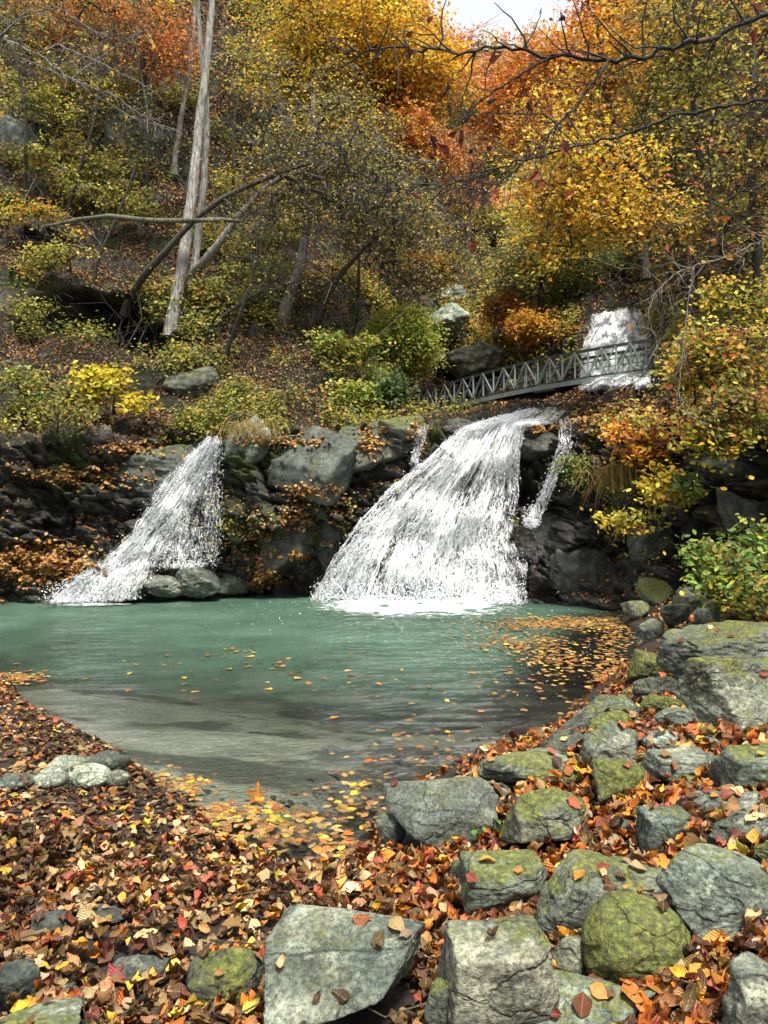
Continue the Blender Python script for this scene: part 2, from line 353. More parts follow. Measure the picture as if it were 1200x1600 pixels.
def water_mat():
    m, nt, out = mat('pool_water'); N = NT(nt); co = N.n('ShaderNodeTexCoord').outputs['Object']; a = N.attr('tint')
    sep = N.n('ShaderNodeSeparateColor'); N.l(a.outputs['Color'], sep.inputs[0]); murk, chop = sep.outputs[0], sep.outputs[1]
    s1 = N.scale(co, 1.0, 2.1, 1, (0, 0, 0.12)); w1 = N.noise(s1, 3.2, 4, 0.6, 0.6); w2 = N.noise(s1, 13, 4, 0.65, 0.6)
    rg = N.math('SUBTRACT', 1.0, N.math('ABSOLUTE', N.math('MULTIPLY', N.math('SUBTRACT', N.noise(N.scale(co, 1.0, 2.6, 1, (0, 0, .1)), 4.2, 3, .55, .8), .5), 5.0)), True)
    h = N.math('ADD', N.math('ADD', w1, N.math('MULTIPLY', w2, 0.42)), N.math('MULTIPLY', rg, 0.35))
    bm = N.n('ShaderNodeBump'); N.l(h, bm.inputs['Height']); bm.inputs['Distance'].default_value = 0.10
    N.l(N.math('ADD', 0.26, N.math('MULTIPLY', chop, 0.7)), bm.inputs['Strength'])
    tr = N.n('ShaderNodeBsdfTransparent'); tr.inputs[0].default_value = (.86, .92, .88, 1)
    df = N.n('ShaderNodeBsdfDiffuse'); c = N.ramp(N.noise(co, 0.9, 3), [(0.3, (.066, .128, .086)), (0.7, (.125, .226, .155))]); N.l(c, df.inputs[0]); N.l(bm.outputs[0], df.inputs['Normal'])
    mx = N.n('ShaderNodeMixShader'); N.l(murk, mx.inputs[0]); N.l(tr.outputs[0], mx.inputs[1]); N.l(df.outputs[0], mx.inputs[2])
    gl = N.n('ShaderNodeBsdfGlossy'); gl.inputs['Roughness'].default_value = 0.04; N.l(bm.outputs[0], gl.inputs['Normal'])
    fr = N.n('ShaderNodeFresnel'); fr.inputs['IOR'].default_value = 1.33; N.l(bm.outputs[0], fr.inputs['Normal'])
    m2 = N.n('ShaderNodeMixShader'); N.l(fr.outputs[0], m2.inputs[0]); N.l(mx.outputs[0], m2.inputs[1]); N.l(gl.outputs[0], m2.inputs[2])
    N.l(m2.outputs[0], out.inputs[0]); return m
M_WATER = water_mat()

def falls_mat(name, lo, hi):
    m, nt, out = mat(name); N = NT(nt); uv = N.attr('tint').outputs['Vector']    # along / across the flow
    s1 = N.scale(uv, 27, 9, 1); s2 = N.scale(uv, 100, 52, 1)
    n1 = N.noise(s1, 1.0, 5, .65, .8); n2 = N.noise(s2, 1.0, 4, .7, .8)
    d = N.n('ShaderNodeSeparateXYZ'); N.l(uv, d.inputs[0])
    h = N.math('ADD', N.math('MULTIPLY', n1, 0.55), N.math('MULTIPLY', n2, 0.45))
    big = N.noise(N.scale(uv, 9, 4, 1), 1.0, 3); h = N.math('ADD', h, N.math('MULTIPLY', N.math('SUBTRACT', big, .5), .5))
    al = N.math('MULTIPLY', N.ramp(h, [(lo, 0.0), (hi, 1.0)]), d.outputs[2])
    b = N.n('ShaderNodeBsdfPrincipled'); N.l(N.ramp(h, [(0.44, (.70, .76, .82)), (0.58, (.92, .94, .95))]), b.inputs['Base Color']); b.inputs['Roughness'].default_value = 0.35
    N.l(N.bump(h, 0.45, 0.06), b.inputs['Normal']); N.l(al, b.inputs['Alpha']); N.l(b.outputs[0], out.inputs[0]); return m
M_FALL = falls_mat('falling_water', 0.49, 0.63); M_THIN = falls_mat('thin_falling_water', 0.52, 0.64); M_SOLID = falls_mat('solid_falling_water', 0.44, 0.54)

def foam_mat():
    m, nt, out = mat('foam'); N = NT(nt); co = N.n('ShaderNodeTexCoord').outputs['Object']; a = N.attr('tint').outputs['Fac']
    h = N.math('ADD', N.noise(N.scale(co, 1, 2, 1), 5, 6, .7, 1.0), N.math('MULTIPLY', N.math('SUBTRACT', a, 0.52), 0.7))
    b = N.n('ShaderNodeBsdfPrincipled'); b.inputs['Base Color'].default_value = (.82, .87, .88, 1); b.inputs['Roughness'].default_value = 0.5
    N.l(N.bump(h, .6, .05), b.inputs['Normal'])
    N.l(N.math('MULTIPLY', N.ramp(h, [(0.48, 0.0), (0.66, 0.95)]), N.ramp(a, [(0.0, 0.0), (0.2, 1.0)])), b.inputs['Alpha']); N.l(b.outputs[0], out.inputs[0]); return m
M_FOAM = foam_mat()
def plain(name, col, rough=0.5, metal=0.0, spec=0.5):
    m, nt, out = mat(name); N = NT(nt); co = N.n('ShaderNodeTexCoord').outputs['Object']
    n = N.noise(co, 6, 5, .7); c = N.mix(0.6, (*col,), N.ramp(n, [(0.3, 0.5), (0.7, 1.2)]), 'MULTIPLY')
    b = N.n('ShaderNodeBsdfPrincipled'); N.l(c, b.inputs['Base Color']); b.inputs['Roughness'].default_value = rough; b.inputs['Metallic'].default_value = metal
    N.l(b.outputs[0], out.inputs[0]); return m
M_DROP = plain('water_spray', (.90, .93, .95), 0.25)
M_STEEL = plain('painted_steel', (.33, .38, .36), 0.45, 0.0); M_STEELD = plain('dark_steel', (.06, .078, .074), 0.5, 0.0)

# ------------------------------------------------------------------ gorge terrain: cliffs, slopes and ledges lofted through surveyed profiles
def wl(py): return (py, CAMZ * F / (py - HY))
PROF = {
 -420: [wl(975), (860, 11.0), (705, 12.4), (690, 13.6), (510, 16.5), (330, 20), (120, 24), (-220, 31)],
 -150: [wl(950), (860, 13.6), (700, 14.4), (685, 15.4), (520, 18.0), (340, 21.5), (160, 25), (-180, 33)],
  0:   [wl(945), (850, 14.5), (690, 15.0), (672, 16.2), (545, 18.2), (330, 22.5), (180, 25.5), (-150, 34)],
  120: [wl(943), (850, 15.0), (690, 15.3), (672, 16.4), (545, 18.6), (330, 23.0), (170, 26.0), (-150, 34)],
  200: [wl(941), (850, 15.3), (705, 15.6), (668, 16.6), (540, 18.9), (340, 23.2), (170, 26.3), (-150, 34)],
  270: [wl(938), (830, 15.4), (700, 15.9), (660, 16.8), (520, 19.3), (340, 23.6), (150, 27), (-150, 36)],
  340: [wl(936), (810, 15.4), (684, 16.0), (656, 16.9), (515, 19.6), (340, 24), (150, 28), (-150, 37)],
  365: [wl(931), (790, 14.8), (672, 15.4), (648, 16.6), (510, 19.9), (335, 24.4), (150, 29), (-150, 38)],
  450: [wl(931), (790, 14.5), (668, 15.2), (650, 16.6), (520, 20.0), (340, 25), (150, 30), (-150, 40)],
  520: [wl(934), (785, 14.7), (676, 15.4), (655, 17.0), (545, 20.5), (400, 25.5), (200, 32), (-150, 42)],
  590: [wl(938), (790, 14.9), (672, 15.7), (658, 17.5), (575, 21.5), (450, 28), (250, 36), (-100, 46)],
  640: [wl(940), (790, 15.1), (668, 16.0), (660, 18.5), (653, 31), (545, 37), (380, 42), (160, 52)],
  720: [wl(941), (785, 15.3), (664, 16.4), (656, 20), (650, 34), (520, 38), (450, 44), (330, 56)],
  800: [wl(942), (785, 15.4), (652, 16.8), (642, 20), (620, 30), (540, 36), (470, 41), (330, 55)],
  850: [wl(943), (790, 15.2), (650, 16.8), (640, 20), (622, 28), (530, 33.5), (470, 38), (330, 52)],
  895: [wl(948), (800, 14.4), (668, 15.4), (636, 17.5), (620, 26), (500, 31), (440, 34), (200, 48)],
  955: [wl(954), (820, 13.6), (680, 14.3), (622, 15.9), (612, 27.5), (492, 30), (430, 32), (150, 46)],
  1010:[wl(959), (830, 13.1), (690, 13.5), (616, 15.0), (608, 27), (482, 29.5), (380, 33), (50, 43)],
  1045:[wl(963), (835, 12.9), (690, 13.0), (612, 14.3), (575, 20), (460, 25), (300, 29), (-20, 40)],
 1080:[wl(967), (840, 12.6), (690, 12.6), (610, 13.7), (490, 18), (350, 22), (200, 27), (-100, 37)],
  1200:[wl(985), (850, 11.3), (700, 11.2), (630, 12.1), (490, 15), (330, 19), (150, 23), (-150, 29)],
  1330:[wl(1005), (850, 10.2), (700, 10.0), (640, 10.8), (480, 13.5), (310, 17), (120, 20), (-180, 26)],
  1560:[wl(1040), (860, 8.4), (700, 8.6), (640, 9.4), (470, 12), (280, 15), (90, 18), (-220, 23)],
}
def loft(prof, cols, rows_per):
    keys = sorted(prof); K = len(prof[keys[0]]); arr = np.array([[P(k, py, d) for (py, d) in prof[k]] for k in keys])   # nk,K,3
    base = arr[:, :1].copy(); base[:, :, 2] = -1.6; base[:, :, 1] -= 0.25; arr = np.concatenate([base, arr], 1)
    out = np.zeros((len(cols), K + 1, 3))
    for a in range(K + 1):
        for b in range(3): out[:, a, b] = np.interp(cols, keys, arr[:, a, b])
    k_ = np.ones(5) / 5                                            # soften the creases between profiles
    pad = np.pad(out, ((2, 2), (0, 0), (0, 0)), 'edge'); out = sum(pad[i:i + len(cols)] for i in range(5)) / 5
    rows = []; tag_ = []
    for a in range(K):
        n = rows_per[a]
        for i in range(n + (a == K - 1)):
            t = i / n
            p0, p1, p2, p3 = out[:, max(a - 1, 0)], out[:, a], out[:, a + 1], out[:, min(a + 2, K)]
            cr = 0.5 * ((2 * p1) + (-p0 + p2) * t + (2 * p0 - 5 * p1 + 4 * p2 - p3) * t * t + (-p0 + 3 * p1 - 3 * p2 + p3) * t ** 3)
            rows.append(0.45 * cr + 0.55 * (p1 * (1 - t) + p2 * t)); tag_.append(a + t)
    return np.array(rows), np.array(tag_)
tc_ = np.r_[np.arange(-420, -60, 9.0), np.arange(-60, 1262, 3.2), np.arange(1262, 1561, 9.0)]
G, RT = loft(PROF, tc_, [8, 62, 80, 26, 48, 46, 40, 36])
nr, nc, _ = G.shape
def gnorm(G):
    du = np.gradient(G, axis=1); dv = np.gradient(G, axis=0); return norm(np.cross(du, dv))
Nn = gnorm(G); Nn *= np.where(Nn[..., 1:2] > 0, -1, 1) * 1.0
pf = G.reshape(-1, 3); pxg = np.broadcast_to(tc_, (nr, nc)).ravel(); rt = np.repeat(RT, nc)
amp = np.interp(rt, [0, 1, 2, 3, 4, 5, 8], [.3, .5, 1.0, .9, .5, .75, 1.2])
tilt = pf.copy(); tilt[:, 2] = pf[:, 2] + 0.35 * pf[:, 0]
c1, e1 = cells(tilt * np.array([.8, .8, 1.3]) + 3, 1); c2, e2 = cells(tilt * np.array([2.0, 2.0, 3.6]), 21); c3, e3 = cells(tilt * np.array([4.4, 4.4, 9.0]), 41)
rockish = np.clip(np.interp(rt, [0, 2.7, 3.2, 3.8, 4.2, 8], [1, 1, .85, .3, .12, .18]) , 0, 1)
slopebump = fbm(pf * 0.55, 4, 5)
dsp = rockish * (0.32 * c1 + 0.19 * c2 + 0.09 * c3 - 0.22 * np.exp(-e1 * 12) - 0.20 * np.exp(-e2 * 10) - 0.08 * np.exp(-e3 * 9)) * np.clip(amp * 1.1, 0, 1) + (1 - rockish) * (0.45 * slopebump * amp + 0.22 * fbm(pf * 2.1, 3, 9))
pf2 = pf + Nn.reshape(-1, 3) * dsp[:, None]
# hollows in the slope: dark caves under roots
def hollow(px, py, rx, ry, dep):
    global pf2
    py_ = HY - (pf2[:, 2] - CAMZ) / pf2[:, 1] * F; pxx = CX + pf2[:, 0] / pf2[:, 1] * F
    wgt = np.exp(-(((pxx - px) / rx) ** 2 + ((py_ - py) / ry) ** 2) ** 2) * (rt > 1.2)
    pf2 = pf2 + np.outer(wgt * dep, [0.0, 1.0, 0.12])
hollow(130, 495, 85, 34, 3.0); hollow(215, 538, 55, 24, 2.2); hollow(45, 520, 40, 18, .8); hollow(70, 385, 45, 22, .9)
hollow(250, 730, 70, 45, .5); hollow(600, 640, 22, 14, .6); hollow(745, 590, 55, 18, 1.6); hollow(40, 215, 30, 35, 1.0); hollow(850, 800, 35, 60, .5); hollow(960, 880, 70, 30, .6)
hollow(1130, 700, 70, 40, .7); hollow(760, 400, 35, 40, 3)
GR = pf2.reshape(nr, nc, 3); TN = gnorm(GR); TN *= np.where((TN[..., 1:2] > 0), -1, 1)
upn = np.abs(TN[..., 2]).ravel()
bign = fbm(pf * 0.35, 3, 77)
rockm = np.clip(rockish + 0.9 * sstep(0.42, 0.2, upn + 0.25 * bign) * (rt > 4), 0, 1)
# bare rock showing through the slope where the photo shows it
pyy = HY - (pf2[:, 2] - CAMZ) / pf2[:, 1] * F
for (a, b, rx, ry) in ((205, 215, 70, 50), (20, 205, 50, 40), (405, 160, 25, 50), (690, 480, 60, 40), (60, 470, 120, 40)):
    rockm = np.maximum(rockm, np.exp(-(((pxg - a) / rx) ** 2 + ((pyy - b) / ry) ** 2) ** 2))
wet = np.clip(np.interp(rt, [0, 1.0, 2.3, 3.0, 3.6], [1, 1, .85, .45, 0]), 0, 1) * np.clip(0.75 + 0.8 * fbm(pf * 0.6, 3, 31), 0.1, 1)
dry = np.exp(-(((pxg - 450) / 110) ** 2 + ((pyy - 720) / 75) ** 2)) ; wet = wet * (1 - 0.75 * dry)
dry2 = np.exp(-(((pxg - 1010) / 80) ** 2 + ((pyy - 690) / 60) ** 2)); wet = wet * (1 - 0.6 * dry2)
mossm = np.clip(0.2 + 0.6 * fbm(pf * 0.8, 3, 51), 0, 1) * (rt > 1.4)
mb = MB(); mb.add(pf2, grid_quads(nr, nc), None, np.stack([rockm, wet, mossm], 1))
terrain = tag(mb.build('gorge_terrain', M_TERR, None, True), 'dark rock cliffs and steep leaf strewn slopes around the waterfalls', 'terrain', kind='structure')
TB = BVHTree.FromPolygons([tuple(v) for v in pf2], [tuple(q) for q in grid_quads(nr, nc)])
def hit(px, py, dflt=20.0):
    d = Vector(((px - CX) / F, 1, -(py - HY) / F)); L = d.length
    r = TB.ray_cast(Vector((0, 0, CAMZ)), d / L)
    return (r[3] / L) if r[0] is not None else dflt
def at(px, py, dd=0.0): return P(px, py, hit(px, py) + dd)

# far hillside beyond the valley
FAR = {k: [(600, 52), (430, 75), (200, 120), (tp, 180)] for k, tp in
       ((-500, -300), (200, -220), (500, -60), (600, 20), (670, 62), (720, 74), (770, 88), (810, 94), (860, 90), (920, 95), (980, 60), (1040, -40), (1300, -260), (1700, -320))}
fc = np.arange(-500, 1701, 22.0); FG, FT = loft(FAR, fc, [3, 14, 22, 26])
fv = FG.reshape(-1, 3); fv = fv + np.stack([0 * fv[:, 0], 0 * fv[:, 0], 3.5 * fbm(fv * 0.05, 3, 3)], 1)
mb = MB(); mb.add(fv, grid_quads(*FG.shape[:2]), None, (0.0, 0.0, 0.3)); tag(mb.build('far_hill', M_TERR, None, True), 'wooded hillside closing the valley', 'hill', kind='structure')

# ------------------------------------------------------------------ near ground: banks and pool bed
POOL = [W0(*p) for p in ((300, 1258), (335, 1310), (420, 1352), (520, 1366), (585, 1335), (600, 1290), (640, 1238), (760, 1197), (870, 1152), (905, 1100), (985, 1045), (1005, 1000), (965, 968))]
POOL += [np.array(p) for p in ((4.4, 12.6), (3.5, 16.5), (-9.5, 16.5), (-9.5, 9.0))]
POOL += [W0(*p) for p in ((-60, 1042), (15, 1062), (30, 1092), (100, 1134), (200, 1192), (252, 1228))]
DARKBED = [W0(*p) for p in ((440, 1225), (500, 1180), (620, 1135), (760, 1060), (860, 985), (1010, 950), (1040, 1050), (900, 1150), (760, 1230), (640, 1300), (560, 1400), (400, 1400), (300, 1262), (420, 1258))]
def Hground(x, y):
    q = np.stack([x, y], 1); s = poly_sd(q, POOL); p3 = np.stack([x, y, 0 * x], 1)
    o = np.maximum(s, 0); i = np.maximum(-s, 0)
    left = 0.015 + 0.10 * (1 - np.exp(-o / 1.0)) + 0.05 * o * (y < 6) + 0.02 * o
    right = 0.03 + 0.42 * (1 - np.exp(-o / 0.8)) + 0.09 * o
    wr = sstep(-0.2, 1.6, x + 0.35 * (y - 3))
    up = left * (1 - wr) + right * wr
    shallow = 0.02 + 0.16 * (1 - np.exp(-i / 0.7)); deep = shallow + 1.3 * sstep(5.2, 12.6, y + 0.25 * x + .9 * fbm(p3 * .5, 3, 44))
    dk = sstep(0.2, -0.5, poly_sd(q, DARKBED)); deep = deep + 0.35 * dk * sstep(0.0, 1.0, i)
    z = np.where(s > 0, up, -deep)
    return z + 0.035 * fbm(p3 * 1.7, 4, 3) * sstep(-0.5, 0.4, s) + 0.012 * fbm(p3 * 8, 3, 8), s, dk
gx = np.concatenate([np.arange(-14, -7, .25), np.arange(-7, 6, .045), np.arange(6, 12, .25)]); gy = np.concatenate([np.arange(-7, 1.5, .25), np.arange(1.5, 9, .045), np.arange(9, 17.2, .1)])
XX, YY = np.meshgrid(gx, gy); zz, ss, dk = Hground(XX.ravel(), YY.ravel())
sand = np.array([.26, .25, .205]); dkb = np.array([.009, .008, .005]); soil = np.array([.020, .014, .009]); gv = np.stack([XX.ravel(), YY.ravel(), zz], 1)
patch = sstep(-0.05, 0.3, fbm(gv * np.array([.9, 1.3, 0]), 4, 12)); shadow_streak = np.exp(-(((CX + XX.ravel() / np.maximum(YY.ravel(), .5) * F - 170) / 170) ** 2 + ((HY + CAMZ * F / np.maximum(YY.ravel(), .5) - 1078) / 30) ** 2)); patch = np.maximum(patch, shadow_streak); sandc = sand[None] * (1 - 0.72 * patch[:, None])  # random sand mottling, plus a shadow streak at the left painted into the bed colour
inw = sstep(0.02, -0.12, ss)[:, None]; cg = soil * (1 - inw) + inw * (sandc * (1 - dk[:, None]) + dkb * dk[:, None])
mb = MB(); mb.add(gv, grid_quads(len(gy), len(gx)), None, cg)
tag(mb.build('ground', M_GROUND, None, True), 'damp leaf covered bank and sandy pool bed', 'ground', kind='structure')
GROUND_T = BVHTree.FromPolygons([tuple(v) for v in gv], [tuple(q) for q in grid_quads(len(gy), len(gx))])
def ghit(px, py):
    d = Vector(((px - CX) / F, 1, -(py - HY) / F)); L = d.length; r = GROUND_T.ray_cast(Vector((0, 0, CAMZ)), d / L)
    return (r[3] / L) if r[0] is not None else 6.0

# water surface
wx = np.arange(-9.5, 5.6, .05); wy = np.arange(3.2, 16.6, .05); XX, YY = np.meshgrid(wx, wy); x, y = XX.ravel(), YY.ravel()
zb, sw, dkw = Hground(x, y); p3 = np.stack([x, y, 0 * x], 1)
depth = np.maximum(-zb, 0); dkw = np.maximum(dkw, .0)
murk = np.clip(0.03 + 0.80 * (1 - np.exp(-1.5 * np.maximum(depth - 0.26, 0))), 0, .64) * (1 - 0.97 * dkw)
fallc = np.array([P(640, 945, 13.9)[0], 13.7]); dist = np.hypot((x - fallc[0]) / 1.6, y - fallc[1])
chop = np.clip(0.12 + 0.9 * np.exp(-(dist / 4.0) ** 1.3) + 0.25 * sstep(-1.5, 1.5, x), 0, 1)
wz = 0.020 * chop * (fbm(p3 * np.array([2.2, 4.5, 1]), 4, 61) + 0.8 * np.sin(dist * 7 + 2 * fbm(p3 * .7, 2, 3)) * np.exp(-dist / 6))
wz = wz + 0.05 * np.exp(-(dist / .9) ** 2) * fbm(p3 * 5, 3, 2)
q = grid_quads(len(wy), len(wx)); keep = (zb[q].min(1) < 0.06); 
mb = MB(); mb.add(np.stack([x, y, wz], 1), q[keep], None, np.stack([murk, chop, 0 * x], 1))
tag(mb.build('water', M_WATER, None, True), 'clear green pool below the falls', 'water', kind='structure')

# ------------------------------------------------------------------ boulders
def ico(sub):
    import bmesh
    bm = bmesh.new(); bmesh.ops.create_icosphere(bm, subdivisions=sub, radius=1.0); bm.verts.ensure_lookup_table()
    V = np.array([v.co[:] for v in bm.verts]); T = np.array([[v.index for v in f.verts] for f in bm.faces]); bm.free(); return V, T
ICO = {s: ico(s) for s in (3, 4, 5, 6)}
def rock_shape(seed, sub=5, planes=None, npl=15, soft=22.0, rough=0.06, round_=0.0, yaw=0.0):
    """a fractured block: a direction sphere cut by planes, edges slightly worn, then roughened"""
    rng = np.random.default_rng(seed); D, T = ICO[sub]
    pn = norm(rng.normal(size=(npl, 3))); ph = 0.56 + 0.42 * rng.random(npl)
    box = np.array([[1, 0, 0], [-1, 0, 0], [0, 1, 0], [0, -1, 0], [0, 0, 1], [0, 0, -1]], float) + 0.38 * rng.normal(size=(6, 3))
    pn = np.concatenate([pn, norm(box)]); ph = np.concatenate([ph, np.full(6, .8)])
    if planes is not None:
        a = np.array(planes, float); pn = np.concatenate([norm(a[:, :3]), norm(box)]); ph = np.concatenate([a[:, 3], np.full(6, 1.0)])
    dd = D @ pn.T; t = np.where(dd > 1e-3, ph[None] / np.maximum(dd, 1e-3), 9.0)
    r = -np.log(np.exp(-soft * np.minimum(t, 3)).sum(1)) / soft
    r = r * (1 - round_) + round_ * 0.85
    V = D * r[:, None]
    c, e = cells(V * 2.3 + seed, seed % 97)
    lay = V.copy(); lay[:, 2] = lay[:, 2] * 3 + 0.5 * lay[:, 0]
    r2 = rough * (0.9 * fbm(V * 2.2 + seed, 4, seed % 50) + 0.5 * c + 0.45 * fbm(lay * 2.2 + seed * 1.3, 4, 3) + .25 * fbm(V * 11, 3, 5))
    V = V + D * r2[:, None]
    return V, T
ROCK_BV, ROCK_BT, _rn = [], [], 0
CLF_V, CLF_T = [], []
def place_rock(name, label, cat, ctr, size, seed, moss=0.0, tone=1.0, wet=0.0, group=None, sub=5, rot=0.0, near=True, **kw):
    global _rn
    V, T = rock_shape(seed, sub, **kw)
    c, s_ = math.cos(rot), math.sin(rot)
    V = V @ np.array([[c, 0, -s_], [0, 1, 0], [s_, 0, c]])              # roll in the picture plane
    lo, hi = V.min(0), V.max(0); V = ((V - lo) / (hi - lo) - np.array([.5, .5, 0])) * np.array(size)
    if not near: CLF_V.append(V + ctr); CLF_T.append(T)
    if near:
        ROCK_BV.append(V + ctr); ROCK_BT.append(T + _rn); _rn += len(V)
    m = MB(); m.add(V, None, T, (.3, .3, .3)); me = m.mesh(name, True); me.materials.append(M_ROCK)
    o = bpy.data.objects.new(name, me); COL.objects.link(o); o.location = tuple(ctr)
    o['crack'] = .1 if name in ('cobble', 'stone') else float(.3 + .7 * ((seed * 37) % 10) / 10); o['moss'] = float(moss); o['tone'] = float(tone) * .86; o['wet'] = float(wet)
    return tag(o, label, cat, group)
def boulder(x0, y0, x1, y1, label, seed, moss=0.0, tone=1.0, df=0.8, wet=0.0, cat='boulder', group='boulders on the bank', name='boulder', sub=5, d=None, rot=0.0, **kw):
    xc = (x0 + x1) / 2; d = d if d is not None else ghit(xc, min(y1, 1700))
    W_ = (x1 - x0) / F * d; vis = (y1 - y0) / F * d; Dp = df * W_; d2 = d + 0.45 * Dp
    W_ = (x1 - x0) / F * (d + 0.3 * Dp)
    th = max((y1 + y0) / 2 - HY, 0) / F
    Ht = max(0.4 * vis, vis - 0.62 * Dp * th)
    b = P(xc, y1, d); ctr = np.array([(xc - CX) / F * (d + .3 * Dp), d2, b[2] - 0.16 * Ht])
    return place_rock(name, label, cat, ctr, (W_ * 1.07, Dp * 1.06, Ht * 1.27), seed, moss, tone, wet, group, sub, rot, **kw)

SLAB = [(-.40, -.55, .74, .34), (.95, -.28, -.10, .70), (-.9, .1, .35, .98), (.3, .8, .5, .85), (.15, .35, 1, .78), (-.15, -.62, .77, .42)]
BLOCK = [(-.08, -.15, 1, .62), (-.05, -1, .12, .72), (.8, -.6, .1, .85), (-1, -.1, .1, .8), (1, .2, .1, .78), (0, 1, .3, .8), (.25, -.9, -.45, .78)]
DOME = [(-.3, -.3, .9, .95), (.5, -.2, .8, .93), (.1, -.9, .5, .9), (-.85, -.2, .5, .86), (.85, -.3, .45, .84), (.3, -.8, .6, .9)]
WEDGE = [(-.55, -.35, .75, .62), (.55, -.3, .78, .72), (.95, -.3, 0, .75), (-.2, -1, .15, .75), (0, 1, .4, .7), (-.95, 0, .2, .95)]
boulder(415, 1420, 662, 1660, 'large grey slab tilted to the water, its right face dark and foot mossy', 11, -.03, .95, 1.15, planes=SLAB, sub=6, rough=.03, soft=60)
boulder(283, 1486, 410, 1585, 'dark green pointed rock in the litter beside the large tilted slab', 12, .12, .42, .8, planes=WEDGE)
boulder(156, 1484, 252, 1556, 'flat brown rock half buried in dry leaves', 13, -.2, .55, .9, rough=.03)
boulder(118, 1420, 188, 1458, 'low blackish stone showing through the brown leaves behind the flat brown rock', 14, -.1, .4, .9)
boulder(72, 1538, 128, 1580, 'small blue grey stone just above the mossy corner boulder', 15, -.4, .62, .9)
boulder(-30, 1500, 55, 1590, 'dark wet rock cut by the frame edge beside the small blue grey stone', 16, .0, .4, .8)
boulder(-60, 1572, 112, 1690, 'pale mossy boulder in the bottom corner among dry leaves', 17, .16, 1.0, .9)
boulder(48, 1425, 104, 1475, 'small round dark cobble among pale curled leaves', 18, -.1, .42, .9)
boulder(690, 1446, 868, 1660, 'square grey block with a flat moss and leaf topped upper face', 19, .10, 1.0, .7, planes=BLOCK, sub=6, rough=.035, soft=50)
boulder(855, 1452, 936, 1545, 'small block with leaves on top wedged behind the square grey block', 20, .08, .9, .8)
boulder(918, 1398, 1082, 1560, 'round dome boulder almost covered in yellow green moss', 21, .5, .85, .85, planes=DOME, sub=6, rough=.035, round_=.8, soft=14)
boulder(800, 1536, 1035, 1680, 'low mossy slab in front of the dome boulder at the bottom edge', 22, .14, 1.05, .7, planes=SLAB, rot=.3)
boulder(664, 1532, 712, 1640, 'narrow mossy stone leaning on the left of the square grey block', 23, .2, .8, .8)
boulder(722, 1334, 858, 1440, 'moss streaked block behind the square grey block', 24, .16, .95, .7, planes=BLOCK)
boulder(846, 1333, 1088, 1470, 'long rounded boulder with a moss brushed top directly behind the dome boulder', 25, .13, .95, .6, sub=6, soft=16, rough=.04, round_=.15)
boulder(1040, 1320, 1260, 1470, 'wide boulder with a pale crusty top at the right edge', 26, .06, 1.15, .7, sub=6, rough=.04)
boulder(1140, 1500, 1260, 1640, 'smooth light grey boulder in the lower right corner', 27, -.25, 1.1, .8)
boulder(788, 1230, 918, 1340, 'olive mossy wedge shaped boulder with a shaded right end', 28, .22, .95, .75, planes=WEDGE, sub=6)
boulder(604, 1212, 800, 1335, 'lichen spotted grey boulder at the water with leaves on its ledge', 29, .03, 1.0, .7, planes=SLAB, rot=-.5, rough=.045)
boulder(588, 1272, 634, 1335, 'dark stone dipping into the water beside the lichen spotted boulder', 30, .05, .5, .8)
boulder(752, 1168, 925, 1232, 'long low boulder with a mossy back lying at the waterline', 31, .17, .95, .6)
boulder(914, 1130, 1006, 1215, 'pointed grey green boulder standing above a darker mossy one', 32, .08, 1.1, .8, planes=WEDGE)
boulder(928, 1185, 1014, 1262, 'dark mossy rock under the pointed grey green boulder', 33, .3, .6, .8)
boulder(1015, 1172, 1118, 1230, 'grey box shaped rock with a sharp front edge among red leaves', 34, .08, 1.0, .7, planes=BLOCK)
boulder(1128, 1166, 1240, 1245, 'mossy squared boulder by the right edge above the pale flat slabs', 35, .16, .85, .8, planes=BLOCK)
boulder(1004, 1265, 1082, 1340, 'small upright grey block with a yellowish top between red leaves', 36, .08, .95, .8, planes=BLOCK)
boulder(1082, 1236, 1230, 1290, 'pale thin flat slab lying at the right edge', 37, -.1, 1.05, .6)
boulder(1114, 1270, 1240, 1335, 'bluish flat slab just below the pale thin slab', 38, -.4, .85, .7)
boulder(1000, 1288, 1060, 1322, 'half hidden grey green stone under the leaves beside the small upright block', 80, .1, .8, .8)
boulder(1184, 1312, 1260, 1362, 'dark stone tucked under the bluish flat slab', 39, .1, .6, .8)
boulder(1008, 1140, 1068, 1182, 'small pale five sided stone among red leaves', 40, -.3, 1.35, .8, planes=WEDGE)
boulder(876, 1088, 1004, 1152, 'broad pale rock at the waterline with a ridge top', 41, .1, 1.05, .6, planes=WEDGE, rot=.4)
boulder(918, 1110, 990, 1155, 'rounded yellow moss cushion stone in front of the broad pale rock', 42, .38, .8, .8, round_=.3)
boulder(853, 1143, 925, 1182, 'low dark stone at the waterline below the broad pale rock', 43, .05, .55, .8)
boulder(1028, 1105, 1104, 1152, 'pale crusted rock against the foot of the steep sloping slab', 44, .08, 1.15, .8)
boulder(1008, 1085, 1070, 1126, 'small moss covered stone above the pale crusted rock', 45, .42, .7, .8)
boulder(992, 1054, 1062, 1100, 'dark flat stone with red leaves resting on it beside the water', 46, .05, .5, .8)
boulder(1084, 1035, 1240, 1155, 'steep sloping slab with a leaf dotted face and a black left edge', 47, .17, 1.1, .7, planes=[(.1, -.75, .65, .6), (-.95, -.3, .05, .62), (0, 0, 1, .8), (1, 0, 0, .9), (0, 1, .2, .8)], sub=6)
